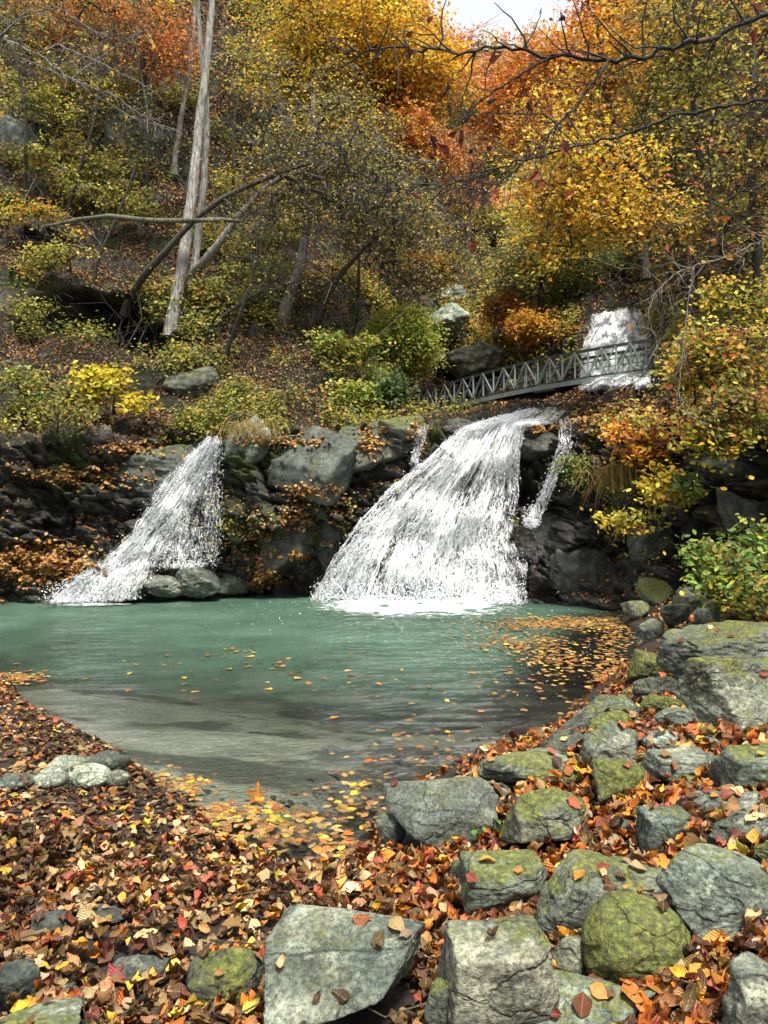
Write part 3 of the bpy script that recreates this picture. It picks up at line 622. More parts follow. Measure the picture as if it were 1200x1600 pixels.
boulder(1046, 974, 1270, 1075, 'huge dark ridge boulder with a moss line along its top', 48, .13, .62, .7, planes=[(-.4, -.2, .85, .62), (.2, -1, .25, .62), (1, 0, .2, .9), (-.9, -.3, .1, .9), (0, 1, .3, .8)], sub=6)
boulder(1052, 1002, 1116, 1052, 'light rock with a mossy left top leaning on the ridge boulder', 49, .14, 1.1, .8, planes=WEDGE)
boulder(984, 1018, 1054, 1072, 'mossy green stone at the edge of the floating leaves', 50, .4, .7, .8)
for (a, b, c, d_, lab, sd, ms, tn) in (
    (820, 1196, 862, 1228, 'small grey stone in the leaves below the long low boulder', 161, .1, .9), (1060, 1212, 1100, 1240, 'little mossy stone under the grey box shaped rock', 162, .3, .7),
    (960, 1282, 1002, 1312, 'small dark stone left of the small upright grey block', 163, .0, .6), (700, 1345, 730, 1385, 'narrow dark stone left of the moss streaked block', 164, .1, .6),
    (1090, 1150, 1126, 1176, 'small pale stone under the steep sloping slab', 165, -.2, 1.3), (930, 1085, 972, 1106, 'dark wet stone in the water behind the broad pale rock', 166, .0, .5),
    (968, 1075, 1004, 1098, 'small mossy stone touching the floating leaves', 167, .35, .8), (1092, 1450, 1130, 1484, 'small grey stone between the dome boulder and the wide pale crusted boulder', 168, .0, .9),
    (1060, 1556, 1092, 1584, 'tiny bluish pebble in the leaves at the bottom right', 169, -.4, .8), (878, 1205, 912, 1232, 'small olive stone left of the dark mossy rock', 170, .3, .8),
    (1122, 1225, 1160, 1250, 'low grey stone above the pale thin flat slab', 171, .0, 1.0), (690, 1225, 740, 1250, 'flat wet stone behind the lichen spotted boulder', 172, .0, .5)):
    boulder(a, b, c, d_, lab, sd, ms, tn, .9, group='small stones between the boulders', cat='stone', name='stone', sub=4)
rr = np.random.default_rng(5)
for k, (a, b, c, d_, lab, ms, tn) in enumerate((
    (960, 990, 1000, 1020, 'small dark stone at the corner of the pool near floating leaves', .0, .5), (1000, 968, 1040, 1000, 'small grey stone below the green weeds, partly under leaves', .1, .9),
    (1034, 945, 1080, 985, 'angular grey stone under the green weeds beside yellow leaves', .05, 1.0), (1062, 920, 1110, 960, 'dark angular stone half hidden by the green weeds', .0, .6),
    (1000, 905, 1060, 945, 'mossy lump at the foot of the dark cliff above the yellow leaves', .3, .8), (1090, 945, 1140, 985, 'pale cracked stone between the green weeds and the ridge boulder', .0, 1.25),
    (975, 940, 1015, 970, 'leaf sprinkled stone at the pool corner under the cliff', .15, .8))):
    boulder(a, b, c, d_, lab, 60 + k, ms, tn, .9, group='small stones at the pool corner', cat='stone', name='stone', sub=4)
for (a, b, c, d_, lab, sd, ms, tn) in (
    (75, 1180, 128, 1214, 'pale grey cobble at the top of the little pile at the pool edge', 71, -.8, 2.0), (48, 1200, 104, 1236, 'speckled cobble at the left front of the little pile', 72, -.8, 1.6),
    (104, 1194, 170, 1236, 'largest and palest cobble at the front of the little pile', 73, -.9, 2.6), (138, 1174, 197, 1214, 'dark angular cobble at the right back of the little pile', 74, -.4, .62),
    (167, 1204, 202, 1234, 'small yellowish cobble at the right end of the little pile', 75, -.1, 1.0), (-10, 1208, 56, 1236, 'flat dark stone left of the little cobble pile', 76, -.3, .6),
    (118, 1184, 148, 1200, 'tiny tan stone peeking between the cobbles of the pile', 77, -.3, 1.1)):
    boulder(a, b, c, d_, lab, sd, ms, tn, .8, cat='cobble', group='cobble pile at the pool edge', name='cobble', sub=4, round_=.45, soft=10, rough=.025)

def cliff_rock(x0, y0, x1, y1, label, seed, moss=0.0, tone=.8, wet=.5, dd=0.0, thick=.8, name='rock_outcrop', cat='rock', group=None, rot=0.0, sub=5, **kw):
    xc, yc = (x0 + x1) / 2, (y0 + y1) / 2; d = hit(xc, yc) + dd
    W_ = (x1 - x0) / F * d; H_ = (y1 - y0) / F * d; D_ = thick * min(W_, H_ * 1.6); c = P(xc, y1, d); c[1] += 0.22 * D_; kw.setdefault('rough', .085)
    return place_rock(name, label, cat, c, (W_, D_, H_), seed, moss, tone, wet, group, sub, rot, near=False, **kw)
cliff_rock(806, 662, 884, 726, 'black wet boulder splitting the main waterfall near its lip', 101, -.1, .40, .8, -.75, 1.1)
cliff_rock(345, 648, 425, 735, 'pale rock knob topped with dry grass beside the smaller waterfall', 102, .0, 1.15, .0, -.1)
cliff_rock(415, 660, 560, 800, 'brown grey cracked slab leaning between the two waterfalls', 103, .10, .66, .45, -.1, .7, rot=.35, planes=SLAB, sub=6)
cliff_rock(500, 655, 650, 745, 'grey moss patched rock shoulder left of the main waterfall lip', 104, .16, .75, .35, -.1, .7, sub=6)
cliff_rock(395, 770, 500, 925, 'wet brown buttress rising from the pool between the falls', 105, -.1, .5, .7, -.1, .6, planes=WEDGE, sub=6)
cliff_rock(480, 770, 545, 900, 'dark angular rock at the left edge of the main waterfall', 106, -.1, .5, .8, -.05, .8)
cliff_rock(590, 646, 665, 690, 'moss capped ledge rock below the end of the footbridge', 107, .3, .75, .2, -.1)
cliff_rock(690, 652, 760, 690, 'dark rock at the lip of the main waterfall under the footbridge', 108, .05, .6, .5, -.15)
cliff_rock(790, 790, 900, 880, 'black wet rock bulge at the right of the main waterfall', 109, -.1, .45, .8, -.2, .8)
cliff_rock(860, 850, 990, 955, 'dark streaked rock wall foot at the right end of the pool', 110, -.1, .5, .7, -.1, .6)
cliff_rock(150, 690, 345, 790, 'moss draped dark overhang beside the smaller waterfall', 111, .12, .5, .5, -.15, .6, sub=6)
for k, (a, b, c, d_, lab, tn) in enumerate(((215, 900, 290, 936, 'smooth pinkish rock at the foot of the smaller waterfall', 1.1), (270, 885, 345, 935, 'tan wet boulder under the smaller waterfall spray', 1.05),
    (330, 890, 395, 932, 'flat grey ledge rock at the waterline right of the smaller waterfall', .95), (155, 890, 235, 938, 'reddish dark rock washed by the smaller waterfall', .6), (110, 868, 150, 915, 'black rock beside the smaller waterfall outflow', .4))):
    cliff_rock(a, b, c, d_, lab, 120 + k, -.3, tn, .25, -.45, 1.2, round_=.3, group='rocks at the foot of the smaller waterfall')
cliff_rock(682, 532, 800, 590, 'pale overhanging slab with a dark cave below behind the footbridge', 131, .0, 2.3, 0, -2.0, 1.0, sub=6)
cliff_rock(650, 470, 735, 535, 'pale grey crag rising above the overhanging slab', 132, .0, 2.0, 0, -2.0, .8)
cliff_rock(680, 445, 735, 480, 'rounded grey crag top under the yellow leaves', 133, .0, 1.9, 0, -2.0, .8)
cliff_rock(770, 500, 840, 560, 'grey crag face half hidden by orange shrubs', 134, .0, 1.7, 0, -1.6, .8)
cliff_rock(255, 570, 345, 650, 'dark mossy rock in the leaf slope above the smaller waterfall', 135, .12, .6, .1, -.1, .8)
for k, (a, b, c, d_, lab) in enumerate(((960, 650, 1050, 720, 'grey lichen rock showing through autumn shrubs right of the falls'), (1030, 740, 1110, 830, 'dark blocky cliff stone under hanging yellow leaves'),
    (1100, 660, 1200, 760, 'grey green layered cliff block under the shrub overhang'), (1120, 760, 1215, 850, 'cracked slate block above the green weeds'), (985, 800, 1060, 880, 'black wet cliff block above the pool corner'), (890, 640, 960, 690, 'leaf covered rock beside the right lip of the main waterfall'))):
    cliff_rock(a, b, c, d_, lab, 140 + k, .02, (1.0, .6, .8, .8, .45, .7)[k], .3, -.1, .7, group=None)
for k, (a, b, c, d_, lab) in enumerate(((150, 170, 260, 270, 'grey cliff face behind bare twigs left of the tall trunk'), (-20, 175, 62, 265, 'bluish rock at the left edge above a dark hollow'), (385, 125, 425, 200, 'grey rock face right of the tall trunk'))):
    cliff_rock(a, b, c, d_, lab, 150 + k, .0, .75, .0, -.3, .5)

# from here on, what is draped or planted meets the terrain and those rocks alike
_v = [pf2]; _t = [np.concatenate([grid_quads(nr, nc)[:, [0, 1, 2]], grid_quads(nr, nc)[:, [0, 2, 3]]])]; _n = len(pf2)
for a_, b_ in zip(CLF_V, CLF_T): _v.append(a_); _t.append(b_ + _n); _n += len(a_)
_v = np.concatenate(_v); _t = np.concatenate(_t); TB = BVHTree.FromPolygons(_v.tolist(), _t.tolist())

# ------------------------------------------------------------------ waterfalls
def resample(poly, n):
    p = np.array(poly, float); L = np.r_[0, np.cumsum(np.linalg.norm(np.diff(p, axis=0), axis=1))]; t = np.linspace(0, L[-1], n)
    return np.stack([np.interp(t, L, p[:, i]) for i in range(p.shape[1])], 1)
def waterfall(label, left, right, seed, strands, drops, sheet_op=1.0, step=.08, bulge=.35, wscale=1.0, foot=.3, solid=None, soft=.12):
    rng = np.random.default_rng(seed); nv, nu = 90, 60
    Lf, Rg = resample(left, nv), resample(right, nv); u = np.linspace(0, 1, nu)
    pix = Lf[:, None] * (1 - u)[None, :, None] + Rg[:, None] * u[None, :, None]
    D = np.array([[hit(*pix[i, j]) for j in range(nu)] for i in range(nv)])
    # the sheet leaves the rock smoothly: smallest depth seen so far, softened
    for i in range(1, nv): D[i] = np.minimum(D[i], D[i - 1] + 0.02)
    for _ in range(6):
        Dp = np.pad(D, 1, 'edge'); D = (Dp[1:-1, 1:-1] * 2 + Dp[:-2, 1:-1] + Dp[2:, 1:-1] + Dp[1:-1, :-2] + Dp[1:-1, 2:]) / 6
    V3 = np.stack([P(0, 0, 0)[0] + (pix[..., 0] - CX) / F * D, D, CAMZ - (pix[..., 1] - HY) / F * D], -1)
    root = thing('waterfall', label, 'waterfall', V3[-1, nu // 2])
    vv = np.linspace(0, 1, nv)[:, None] * np.ones(nu)[None]; uu = np.ones(nv)[:, None] * u[None]
    def surf(v, u_, off):
        fi = np.clip(v, 0, 1) * (nv - 1.001); fj = np.clip(u_, 0, 1) * (nu - 1.001); i = fi.astype(int); j = fj.astype(int); a = (fi - i)[:, None]; b = (fj - j)[:, None]
        p = V3[i, j] * (1 - a) * (1 - b) + V3[i + 1, j] * a * (1 - b) + V3[i, j + 1] * (1 - a) * b + V3[i + 1, j + 1] * a * b
        return p + off[:, None] * np.array([[0, -1.0, 0.15]])
    for layer in range(3):
        off = 0.05 + 0.10 * layer + bulge * (0.12 + 0.10 * layer) * np.sin(vv.ravel() * math.pi * .9)
        nz = fbm(np.stack([uu.ravel() * 14, vv.ravel() * 5, 0 * uu.ravel() + layer * 9], 1), 4, seed + layer)
        nz2 = fbm(np.stack([uu.ravel() * 3.2, vv.ravel() * 4.5, 0 * uu.ravel()], 1), 3, seed + 40)
        V = surf(vv.ravel(), uu.ravel(), off + .10 * nz + .16 * bulge / .35 * np.abs(nz2))
        ue = uu.ravel() + .09 * fbm(np.stack([vv.ravel() * 7, uu.ravel() * 2, 0 * uu.ravel() + layer * 5], 1), 3, seed + 60); edge = sstep(.02, .02 + soft, ue) * sstep(.98, .98 - soft, ue) * sstep(-.02, .05, vv.ravel() + .05 * fbm(np.stack([uu.ravel() * 9, 0 * uu.ravel(), 0 * uu.ravel() + seed], 1), 3, 5))
        C = np.stack([uu.ravel() * (np.ptp(Lf[:, 0]) / 300 + .5) + layer * 3.3, vv.ravel() + layer * 1.7, edge * sheet_op], 1)
        m = MB(); m.add(V, grid_quads(nv, nu), None, C); m.build('water_sheet', (M_FALL if layer == 0 else M_THIN) if solid is None else solid, root, True)
    # splashing strands and drops, far too many to count
    m = MB(); v0 = rng.random(strands) ** .8; u0 = np.clip(rng.random(strands) + .03 * rng.normal(size=strands), -.04, 1.04)
    dens = fbm(np.stack([u0 * 7, v0 * 4, 0 * u0], 1), 3, seed + 7); kp = dens + rng.random(strands) * 1.1 > .35; v0, u0 = v0[kp], u0[kp]; n = len(v0)
    Lh = (0.010 + 0.045 * rng.random(n) ** 2); offs = .05 + .32 * rng.random(n) ** 1.6 * (.4 + v0); wd = wscale * (.003 + .008 * rng.random(n) ** 2)
    cur = surf(v0, u0, offs); uj = u0.copy()
    for sgm in range(3):
        v1 = v0 + Lh * (sgm + 1) / 3; uj = uj + .008 * rng.normal(size=n); nxt = surf(v1, uj, offs + .05 * rng.normal(size=n) * .5); nxt[:, 2] += .018 * rng.normal(size=n)
        segs(m, cur, nxt, wd * (1 - .25 * sgm), wd * (.75 - .25 * sgm), 3, (.9, .9, .9)); cur = nxt
    nd = drops; v = rng.random(nd) ** .75; uq = rng.random(nd) + .05 * rng.normal(size=nd); p = surf(v, uq, .1 + .5 * rng.random(nd) ** 2)
    p = p + rng.normal(size=(nd, 3)) * np.array([.05, .05, .06]) * (0.4 + v[:, None])
    oc = np.array([[1, 0, 0], [-1, 0, 0], [0, 1, 0], [0, -1, 0], [0, 0, 1.4], [0, 0, -1.4]], float); ot = np.array([[0, 2, 4], [2, 1, 4], [1, 3, 4], [3, 0, 4], [2, 0, 5], [1, 2, 5], [3, 1, 5], [0, 3, 5]])
    sz = wscale * (.004 + .009 * rng.random(nd) ** 3)
    scatter(m, oc, ot, p, rng.normal(size=(nd, 3)), rng.random(nd) * 6, sz, np.full((nd, 3), .9), True)
    # splash at the foot
    nf = int(drops * foot); uq = rng.random(nf); p = surf(np.full(nf, 1.0) - .02 * rng.random(nf), uq, .1 + .7 * rng.random(nf) ** 1.5); p[:, 2] += .35 * rng.random(nf) ** 2.5; 
    scatter(m, oc, ot, p, rng.normal(size=(nf, 3)), rng.random(nf) * 6, wscale * (.005 + .011 * rng.random(nf) ** 2), np.full((nf, 3), .9), True)
    o = m.build('spray', M_DROP, root); o['kind'] = 'stuff'
    return root
waterfall('wide white main waterfall pouring over the rocks into the middle of the pool',
          [(828, 640), (770, 655), (715, 672), (665, 722), (610, 765), (560, 820), (520, 880), (488, 942)], [(884, 642), (862, 664), (818, 668), (808, 720), (806, 780), (790, 850), (800, 900), (806, 946)], 1, 17000, 3600, foot=.9)
waterfall('narrow slanting waterfall left of the brown rocks',
          [(322, 690), (285, 725), (245, 775), (215, 825), (170, 875), (120, 910), (84, 944)], [(348, 684), (336, 735), (310, 785), (285, 828), (262, 868), (240, 905), (222, 938)], 2, 5600, 1500, foot=.6, solid=M_THIN, soft=.2)
waterfall('thin veil of drips over the dark rock right of the slanting waterfall',
          [(328, 690), (295, 745), (268, 800), (255, 840), (240, 890)], [(352, 688), (352, 745), (352, 800), (350, 840), (348, 888)], 3, 1500, 900, .45, bulge=.1, soft=.35)
waterfall('distant upper waterfall behind the footbridge',
          [(922, 494), (912, 530), (905, 570), (903, 614)], [(1008, 486), (1014, 530), (1016, 570), (1014, 610)], 4, 11000, 2000, 1.0, wscale=1.3, bulge=1.0, foot=.05, solid=M_SOLID, soft=.16)
waterfall('side trickle falling right of the black boulder in the main waterfall',
          [(872, 655), (872, 690), (858, 735), (838, 780), (812, 820)], [(888, 655), (892, 695), (872, 740), (850, 790), (832, 830)], 5, 1300, 700, .45, bulge=.1, soft=.3)
waterfall('small trickle over the mossy ledge left of the main waterfall lip',
          [(655, 668), (645, 700), (640, 730)], [(672, 668), (660, 700), (652, 728)], 6, 380, 150, .6, bulge=.05)
waterfall('thin splash sheet over the black bulge at the foot of the main waterfall',
          [(780, 850), (775, 890), (770, 946)], [(800, 846), (822, 890), (818, 944)], 8, 700, 300, .4, bulge=.1)
# foam where the falls meet the pool
fx = np.arange(-6.6, 3.2, .05); fy = np.arange(11.2, 14.6, .05); XX, YY = np.meshgrid(fx, fy); x, y = XX.ravel(), YY.ravel()
fa = np.exp(-(((x - .55) / 1.8) ** 2 + (np.minimum(y - 13.9, 0) / 1.7) ** 2) ** .75) * 1.18 + .85 * np.exp(-(((x + 5.4) / .95) ** 2 + ((y - 14.0) / .35) ** 2))
fa = np.clip(fa, 0, 1); q = grid_quads(len(fy), len(fx)); keep = fa[q].max(1) > .03
mb = MB(); mb.add(np.stack([x, y, .012 + .03 * fa * fa * (1 + fbm(np.stack([x, y, 0 * x], 1) * 4, 3, 6))], 1), q[keep], None, np.stack([fa, fa, fa], 1))
tag(mb.build('foam', M_FOAM, None, True), 'white foam on the pool below the falls', 'foam', kind='stuff')

# ------------------------------------------------------------------ footbridge
def bar(mb, a, b, w_, h_):
    a, b = np.array(a, float), np.array(b, float); t = norm(b - a); up = np.array([0, 0, 1.0])
    if abs(t @ up) > .95: up = np.array([1.0, 0, 0])
    s_ = norm(np.cross(t, up)); u_ = np.cross(s_, t)
    V = [e + s_ * i * w_ / 2 + u_ * j * h_ / 2 for e in (a, b) for i, j in ((-1, -1), (1, -1), (1, 1), (-1, 1))]
    mb.add(V, [[0, 1, 5, 4], [1, 2, 6, 5], [2, 3, 7, 6], [3, 0, 4, 7], [3, 2, 1, 0], [4, 5, 6, 7]])
BL, BR = np.array([0.95, 34.4, 5.68]), np.array([9.6, 22.9, 6.0]); bt = norm(BR - BL); bs = norm(np.cross(bt, [0, 0, 1.0]))
def bp(t, side=0.0, z=0.0): return BL + (BR - BL) * t + np.array([0, 0, .34 * 4 * t * (1 - t) + z]) + bs * side
br = thing('footbridge', 'grey green steel footbridge with lattice railings arching over the stream', 'bridge', BL)
NB, HW, RH = 26, .55, .92
mb = MB()
for i in range(NB): bar(mb, bp(i / NB, 0, .02), bp((i + 1) / NB, 0, .02), HW * 2 + .1, .06)
mb.build('deck', M_STEELD, br)
for sd in (-1, 1):
    m1, m2, m3 = MB(), MB(), MB()
    for i in range(NB):
        a, b = i / NB, (i + 1) / NB
        bar(m1, bp(a, sd * HW, RH), bp(b, sd * HW, RH), .09, .09); bar(m1, bp(a, sd * HW, RH * .55), bp(b, sd * HW, RH * .55), .03, .03)
        bar(m2, bp(a, sd * HW, -.06), bp(b, sd * HW, -.06), .10, .22)
    m1.build('handrail', M_STEELD, br); m2.build('girder', M_STEEL, br)
    for i in range(NB):
        a, b = i / NB, (i + 1) / NB
        bar(m3, bp(a, sd * (HW + .01), .04), bp(a, sd * (HW + .01), RH), .07 if i % 2 else .05, .05)
        if i % 2 == 0: bar(m3, bp(a, sd * (HW + .03), RH), bp(b, sd * (HW + .03), .04), .05, .05)
        else: bar(m3, bp(a, sd * (HW + .03), .04), bp(b, sd * (HW + .03), RH), .05, .05)
        if i % 4 in (0, 1): bar(m3, bp(b, sd * (HW + .05), RH), bp(a, sd * (HW + .05), .04), .035, .035)
    m3.build('lattice', M_STEEL, br)
for t in (.2, .4, .6, .8, .93):
    m = MB(); bar(m, bp(t, -HW - .1, -.22), bp(t, HW + .1, -.22), .9, .08); m.build('cross_beam', M_STEELD, br)

# ------------------------------------------------------------------ trees and shrubs
def grow(trunk_nodes, targets, rng, step=.35, up_pen=.35, wob=.12):
    Pn = [*trunk_nodes]; par = [-1] + list(range(len(trunk_nodes) - 1)); nt0 = len(Pn)
    tr = np.array(trunk_nodes); dd = np.array([np.min(np.linalg.norm(tr - t, axis=1)) for t in targets]); tips = []
    cap = sum(int(np.ceil(x_ / step)) + 1 for x_ in dd) + nt0 + 10; A = np.zeros((cap, 3)); A[:nt0] = tr; n = nt0
    for k in np.argsort(dd):
        t = targets[k]; v = t - A[:n]; c = np.linalg.norm(v, axis=1) + up_pen * np.maximum(0, A[:n, 2] - t[2]) 
        c[0] += 5; j = int(np.argmin(c)); a = A[j].copy(); L = np.linalg.norm(t - a); ns = max(1, int(L / step)); ns = min(ns, cap - n - 1)
        sag = rng.normal(size=3) * wob * L * .5; sag[2] = abs(sag[2]) * .6
        pr = j
        for s_ in range(1, ns + 1):
            f = s_ / ns; q = a + (t - a) * f + sag * math.sin(math.pi * f) + (rng.normal(size=3) * .035 * min(L, 1) if s_ < ns else 0)
            A[n] = q; par.append(pr); pr = n; n += 1
        tips.append(pr)
    return A[:n], np.array(par[:n]), tips, nt0
def tree(name, label, cat, trunk_px, r0, bark, crowns, nspray, nleaf, lsize, palettes, rspray, seed, group=None, rt=.006, twigs=4, flat=.35, shape=None, base=None, step=.4, leafparts=('trunk', 'crown'), droop=0.0, sides=9, twl=.5, rexp=.42):
    """trunk_px: (px, py, depth offset) from the ground up; crowns: (px, py, depth offset, rx, ry, rdepth in metres) with rx, ry in pixels"""
    if lsize >= .15 and shape is None: lsize, nleaf = lsize * .72, int(nleaf * 1.28)
    rng = np.random.default_rng(seed); bx, by, bo = trunk_px[0]
    d0 = (base if base is not None else hit(bx, by)) + bo
    tp = np.array([P(a, b, d0 + (c if i else 0)) for i, (a, b, c) in enumerate(trunk_px)])
    root = thing(name, label, cat, tp[0], group)
    tpf = resample(tp, max(4, int(np.linalg.norm(np.diff(tp, axis=0), axis=1).sum() / step) + 2)); tpf[1:] += np.cumsum(rng.normal(size=tpf[1:].shape), 0) * r0 * .04 + rng.normal(size=tpf[1:].shape) * r0 * .05
    if name == 'tree': tpf[0, 2] -= .3
    tg = []; pc = []
    vol = np.array([c[3] * c[4] for c in crowns], float); vol /= vol.sum()
    for (cx_, cy_, co_, rx, ry, rd), fr in zip(crowns, vol):
        n = max(2, int(nspray * fr)); dc = d0 + co_; c = P(cx_, cy_, dc); d = rng.normal(size=(n, 3)); d = norm(d) * rng.random((n, 1)) ** .45
        tg.append(c + d * np.array([rx / F * dc, rd, ry / F * dc]))
    tg = np.concatenate(tg)
    A, par, tips, nt0 = grow(list(tpf), tg, rng, step)
    cnt = np.zeros(len(A)); cnt[tips] += 1
    for i in range(len(A) - 1, 0, -1):
        if par[i] >= 0: cnt[par[i]] += cnt[i]
    rad = rt * np.maximum(cnt, 1) ** rexp
    m = MB(); barkc = np.array(bark)
    trad = r0 * np.linspace(1.0, .35, nt0); trad[0] *= 1.35
    if name != 'tree' and 'limb' in name: trad = r0 * (.25 + .75 * np.sin(np.linspace(.12, .93, nt0) * math.pi) ** .7)
    tube(m, tpf, trad, sides, barkc, .18, rng)
    idx = np.arange(nt0, len(A)); pr = par[idx]
    rp = np.minimum(np.where(pr < nt0, rad[idx] * 1.15, rad[pr]), r0 * .8)
    segs(m, A[pr], A[idx], rp, np.minimum(rad[idx], rp), 5, barkc * .8)
    # twiglets
    if twigs:
        k = np.repeat(np.array(tips), twigs); st = A[k]; dr = norm(rng.normal(size=(len(k), 3)) * np.array([1, 1, .6])) * (rspray * (twl + .9 * rng.random((len(k), 1))))
        dr[:, 2] -= droop * rspray
        mid = st + dr * .5 + rng.normal(size=st.shape) * rspray * .08; en = st + dr
        segs(m, st, mid, np.full(len(k), rt * .8), np.full(len(k), rt * .55), 3, barkc * .75); segs(m, mid, en, np.full(len(k), rt * .55), np.full(len(k), rt * .3), 3, barkc * .75)
    m.build(leafparts[0], M_BARK, root, True)
    # leaves in flat sprays
    nl = len(tips) * nleaf
    if nl:
        m = MB(); k = np.repeat(np.arange(len(tips)), nleaf); ax = norm(rng.normal(size=(len(tips), 3)) * .35 + np.array([0, -.45, 1.0]))
        d = rng.normal(size=(nl, 3)) * rspray * .6; h = (d * ax[k]).sum(1, keepdims=True); d = d - ax[k] * h * (1 - flat)
        pos = A[np.array(tips)[k]] + d; pos[:, 2] -= droop * np.linalg.norm(d, axis=1)
        nrm = ax[k] + rng.normal(size=(nl, 3)) * .45
        sp = rng.integers(0, len(palettes), len(tips)); cols = np.zeros((nl, 3)); sh = 1 + .25 * rng.normal(size=len(tips))
        for a, p_ in enumerate(palettes):
            mm = sp[k] == a; cols[mm] = pal(p_, mm.sum(), rng)
        cols *= np.clip(sh[k], .5, 1.4)[:, None]
        sz = lsize * (.6 + .7 * rng.random(nl))
        tv, tq = shape if shape is not None else (KITE_V, KITE_Q)
        scatter(m, tv, tq, pos, nrm, rng.random(nl) * 6.28, sz, np.clip(cols, .004, .9))
        m.build(leafparts[1], M_LEAF, root)
    return root
LV = oval(.3, .15, 0, .34, 4); GREY = (.26, .245, .22); DKB = (.055, .045, .035); PALE = (.34, .325, .285); MID = (.18, .155, .12)
SL = 'trees on the left slope'
tree('tree', 'tall pale grey trunk leaning slightly right on the left slope', 'tree', [(268, 508, 0), (284, 410, 0), (300, 310, .1), (312, 190, .2), (326, 60, .3), (336, -120, .5)], .165, PALE,
     [(400, 90, .8, 70, 60, 1.2), (380, -60, 0, 120, 60, 1.5)], 46, 16, .15, [YEL, LIM], .5, 201, SL, twigs=3, sides=14)
tree('tree', 'thinner pale trunk rising close behind the tall pale grey trunk', 'tree', [(296, 466, .2), (308, 380, .2), (318, 290, .1), (324, 170, -.1), (312, 60, -.2), (304, -120, -.2)], .11, PALE,
     [(300, -60, 0, 90, 60, 1.2)], 30, 20, .15, [YEL], .5, 202, SL, twigs=3, sides=12)
tree('tree', 'slender bent trunk left of the tall pale trunks', 'tree', [(272, 260, 0), (282, 190, 0), (296, 110, 0), (304, 30, 0), (306, -90, 0)], .10, GREY,
     [(250, 60, 0, 70, 60, 1.5)], 60, 30, .17, [RUS, ORA], .5, 203, SL, twigs=3)
tree('tree', 'dark leaning tree with a long horizontal mossy limb across the pale trunks', 'tree', [(195, 475, -.4), (225, 430, -1.0), (270, 380, -1.4), (300, 345, -1.5), (345, 310, -1.5), (400, 285, -1.5), (480, 255, -1.5)], .11, DKB,
     [(500, 260, -1.5, 130, 60, 1.5), (430, 320, -1.5, 90, 50, 1.0), (590, 330, -1.4, 110, 70, 1.5)], 260, 10, .075, [LIM, OLV, TAN], .42, 204, SL, rt=.007, twigs=9)
tree('fallen_limb', 'pale mossy horizontal limb lying across the tall pale trunks', 'limb', [(376, 346, -1.3), (340, 343, -1.3), (290, 346, -1.3), (230, 345, -1.3), (170, 338, -1.2), (120, 344, -1.1), (72, 354, -1.0)], .062, (.13, .125, .075),
     [(90, 352, -1.0, 25, 8, .3)], 4, 0, .1, [LIM], .3, 205, None, twigs=2, base=hit(290, 470))
tree('tree', 'double grey stem slanting right from behind the tall pale trunk', 'tree', [(285, 445, -.5), (318, 410, -.6), (350, 370, -.7), (375, 335, -.8), (420, 290, -.8), (480, 255, -.8)], .13, GREY,
     [(560, 300, -.6, 120, 80, 1.5), (470, 220, -.6, 90, 50, 1.2), (640, 300, 0, 70, 70, 1.2)], 240, 11, .08, [LIM, OLV, YEL], .45, 206, SL, rt=.007, twigs=8)
tree('tree', 'straight grey trunk in the middle of the left slope', 'tree', [(432, 515, 0), (452, 465, 0), (470, 410, 0), (480, 350, 0), (484, 270, .2), (490, 150, .3)], .17, GREY,
     [(500, 190, 0, 110, 80, 2), (440, 290, -.2, 90, 70, 1.5), (560, 210, 0, 80, 60, 1.5)], 240, 13, .10, [LIM, YEL, OLV], .5, 207, SL, twigs=6)
tree('tree', 'pair of thin dark stems leaning right beside the straight grey trunk', 'tree', [(495, 492, 0), (515, 455, 0), (535, 425, 0), (575, 380, 0), (620, 350, .2)], .10, DKB,
     [(600, 370, .2, 90, 60, 1.5), (640, 430, 1, 60, 50, 1.5)], 190, 9, .09, [OLV, LIM, TAN], .5, 208, SL, twigs=8)
tree('tree', 'thin dark sapling bending low over the leaf slope', 'sapling', [(318, 528, 0), (350, 492, 0), (390, 465, 0), (430, 445, 0), (470, 440, 0), (540, 450, 0)], .06, DKB,
     [(480, 440, 0, 80, 30, .8)], 40, 7, .08, [LIM, OLV], .4, 209, SL, twigs=6)
tree('tree', 'dark upright sapling beside the black hollow', 'sapling', [(145, 440, 0), (155, 400, -.2), (178, 350, -.3), (195, 310, -.4), (215, 250, -.4), (250, 190, -.4)], .045, DKB, [(240, 200, -.4, 60, 60, .8)], 45, 5, .07, [OLV], .4, 210, SL, twigs=7)
for k, (bx_, by_, tx_, ty_, lab) in enumerate(((105, 330, 165, 40, 'thin bare sapling below the left rock face reaching to the rusty crown'), (365, 330, 392, 60, 'thin upright bare sapling right of the tall pale trunk'),
    (40, 300, 12, 30, 'thin dark sapling leaning to the left edge over the golden patch'), (560, 490, 590, 200, 'slim dark sapling between the leaning stems and the rounded bush'), (350, 560, 410, 320, 'thin dark sapling rising from the leaf slope right of the pale trunks'),
    (655, 470, 690, 230, 'slim grey sapling in front of the pale crags'), (230, 330, 205, 30, 'thin bent sapling left of the slender bent trunk'), (515, 300, 505, 20, 'slim dark trunk rising into the golden crowns'))):
    mx_, my_ = (bx_ + tx_) / 2 + 14 * (-1) ** k, (by_ + ty_) / 2
    tree('tree', lab, 'sapling', [(bx_, by_, -.3), ((bx_ + mx_) / 2, (by_ + my_) / 2, -.5), (mx_, my_, -.6), (tx_, ty_, -.6)], .055, DKB, [(tx_, ty_ + 40, -.6, 55, 60, 1.2), (mx_, my_, -.6, 45, 40, 1.0)], 55, 4, .08, [OLV, LIM, TAN], .55, 260 + k, SL, rt=.007, twigs=7)
